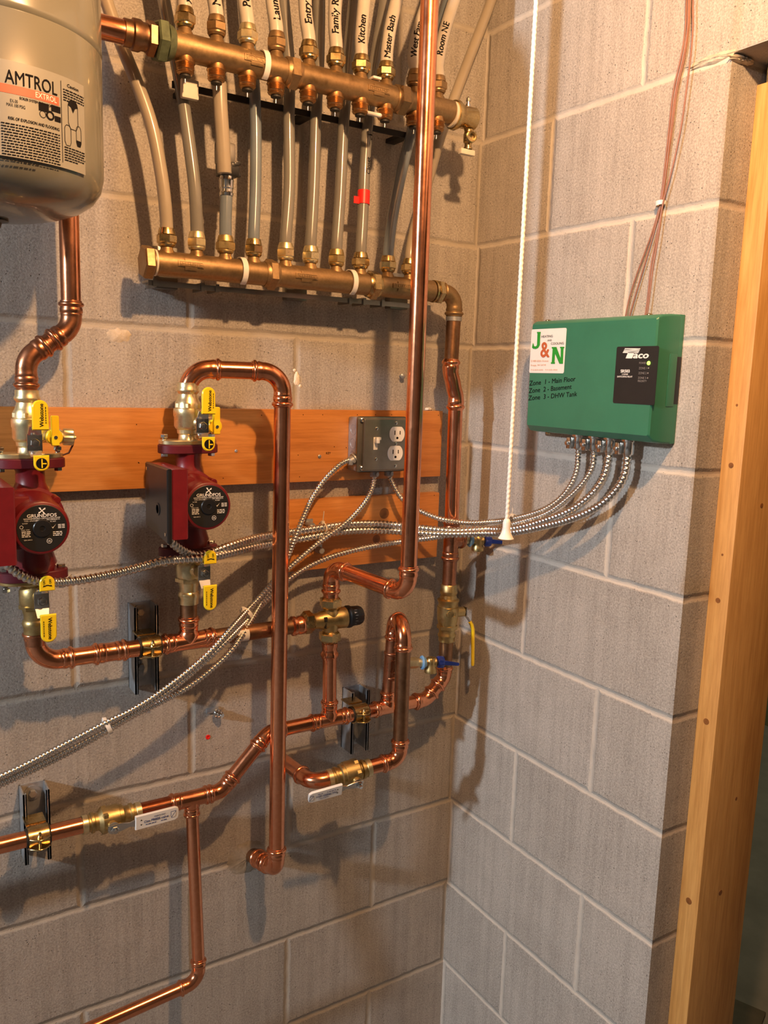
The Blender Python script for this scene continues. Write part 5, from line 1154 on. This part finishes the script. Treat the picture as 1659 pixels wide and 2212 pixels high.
tx = MB(); fit(tx, 'EXTROL', 76, 121, 204, .0085, .01, z=(zo0 + zo1) / 2); build('band_lettering', tx, 'white', lbl, flat=True)
tx = MB()
fit(tx, 'BOILER SYSTEM EXPANSION TANK', 42, 126, 208, .0040, .02, z=zo0 - .0032)
fit(tx, 'EX-30', 22, 38, 219, .0050); fit(tx, 'MAX 100 PSIG', 14, 54, 229, .0050)
fit(tx, 'RISK OF EXPLOSION AND FLOODING', 18, 127, 266, .0046, .02)
thp = TC(2, 270)[0]; zq = TC(64, 275)[1]
dashes(tx, 14, None, None, None, None, (t1 - thp) * TRd, .0012, .0030, fn=lambda a, b_: TF(thp + a / TRd, zq + b_, .001), seed=12)
thd = TC(137, 260)[0]
for zz, rws in ((TC(157, 200)[1], 5), (TC(157, 322)[1], 6)): dashes(tx, rws, None, None, None, None, .034, .0012, .0029, fn=lambda a, b_, zz=zz: TF(thd + a / TRd, zz + b_, .001), seed=int(zz * 1000))
fit(tx, 'Caution', 144, 168, 190, .0052, .02)
for (px, py, a, b_) in ((94, 232, .006, .0045), (120, 236, .006, .0035), (124, 258, .004, .003)):
    th, z_ = TC(px, py); tx.add([TF(th + s * a / TRd, z_ + k * b_, .001) for s, k in ((-1, -1), (1, -1), (1, 1), (-1, 1))], [(0, 1, 2, 3)])
for (px, py, ro, ri) in ((108, 250, .0052, .0032), (92, 247, .0040, .0034)):
    th, z_ = TC(px, py); vs = []
    for j in range(24):
        a = 2 * math.pi * j / 24; vs += [TF(th + ro * math.cos(a) / TRd, z_ + ro * math.sin(a), .001), TF(th + ri * math.cos(a) / TRd, z_ + ri * math.sin(a), .001)]
    tx.add(vs, [(2 * j, 2 * j + 1, (2 * j + 3) % 48, (2 * j + 2) % 48) for j in range(24)])
def outline(px, py, w_, h_, fill):
    th, z_ = TC(px, py); pl = [(-.5, .3), (-.42, .42), (-.2, .5), (.2, .5), (.42, .42), (.5, .3), (.5, -.3), (.3, -.48), (-.3, -.48), (-.5, -.3)]; vs = []
    for a, b_ in pl: vs += [TF(th + a * w_ / TRd, z_ + b_ * h_, .001), TF(th + a * (w_ - .0012) / TRd, z_ + b_ * (h_ - .0012), .001)]
    m_ = len(pl); tx.add(vs, [(2 * j, 2 * j + 1, (2 * j + 3) % (2 * m_), (2 * j + 2) % (2 * m_)) for j in range(m_)])
    for k in fill: tx.add([TF(th + a * w_ / TRd, z_ + b_ * h_, .001) for a, b_ in k], [tuple(range(len(k)))])
outline(157, 250, .016, .034, [[(-.5, .3), (-.42, .42), (-.2, .5), (.2, .5), (.42, .42), (.5, .3), (.2, .25), (0, .08), (-.2, .25)]]); outline(146, 293, .010, .024, []); outline(169, 296, .009, .024, [[(-.5, -.2), (.5, -.2), (.25, -.48), (-.25, -.48)]])
th = TC(132, 260)[0]; tx.add([TF(th, zA + .012, .001), TF(th + .0006 / TRd, zA + .012, .001), TF(th + .0006 / TRd, zl_bot + .006, .001), TF(th, zl_bot + .006, .001)], [(0, 1, 2, 3)])
build('fine_print', tx, 'ink', lbl, flat=True)

# ------------------------------------------------------------------ next room
r = ray(1655, 2186); c = CAM + r * 2.05
t = thing('storage_chest', 'dark lidded chest with rusty orange side seen low beyond the timber jamb', 'chest', c)
mt = Matrix.Translation(c) @ Matrix.Rotation(math.radians(22), 4, 'Z')
mb = MB().box(-.28, 0, 0, .5, -.012, 0, .002, mt); build('lid', mb, 'crate', t); mb = MB().box(-.27, -.01, .01, .49, FLOOR - c.z + .02, -.012, .002, mt); build('side', mb, 'crate_e', t)

# ------------------------------------------------------------------ light
def lamp(name, loc, col, power, size):
    l = bpy.data.lights.new(name, 'POINT'); l.color = col; l.energy = power; l.shadow_soft_size = size
    o = bpy.data.objects.new(name, l); COL.objects.link(o); o.location = loc; return o
lamp('warm_bulb', (-.60, -1.03, 1.50), (1.0, .545, .24), 66, .022)
lamp('cool_lamp', (-3.9, -.95, 1.58), (.84, .92, 1.0), 320, .08)
lamp('neighbour_fill', (1.6, .9, 1.3), (1.0, .95, .62), 34, .1)  # added fill with no visible source, lifts the next room out of black
w = bpy.data.worlds.new('world'); SC.world = w; w.use_nodes = True; w.node_tree.nodes['Background'].inputs[0].default_value = (.5, .5, .5, 1); w.node_tree.nodes['Background'].inputs[1].default_value = .03
vs_ = SC.view_settings; vs_.view_transform = 'Standard'; vs_.look = 'None'; vs_.exposure = .08; vs_.gamma = 1; vs_.use_curve_mapping = False
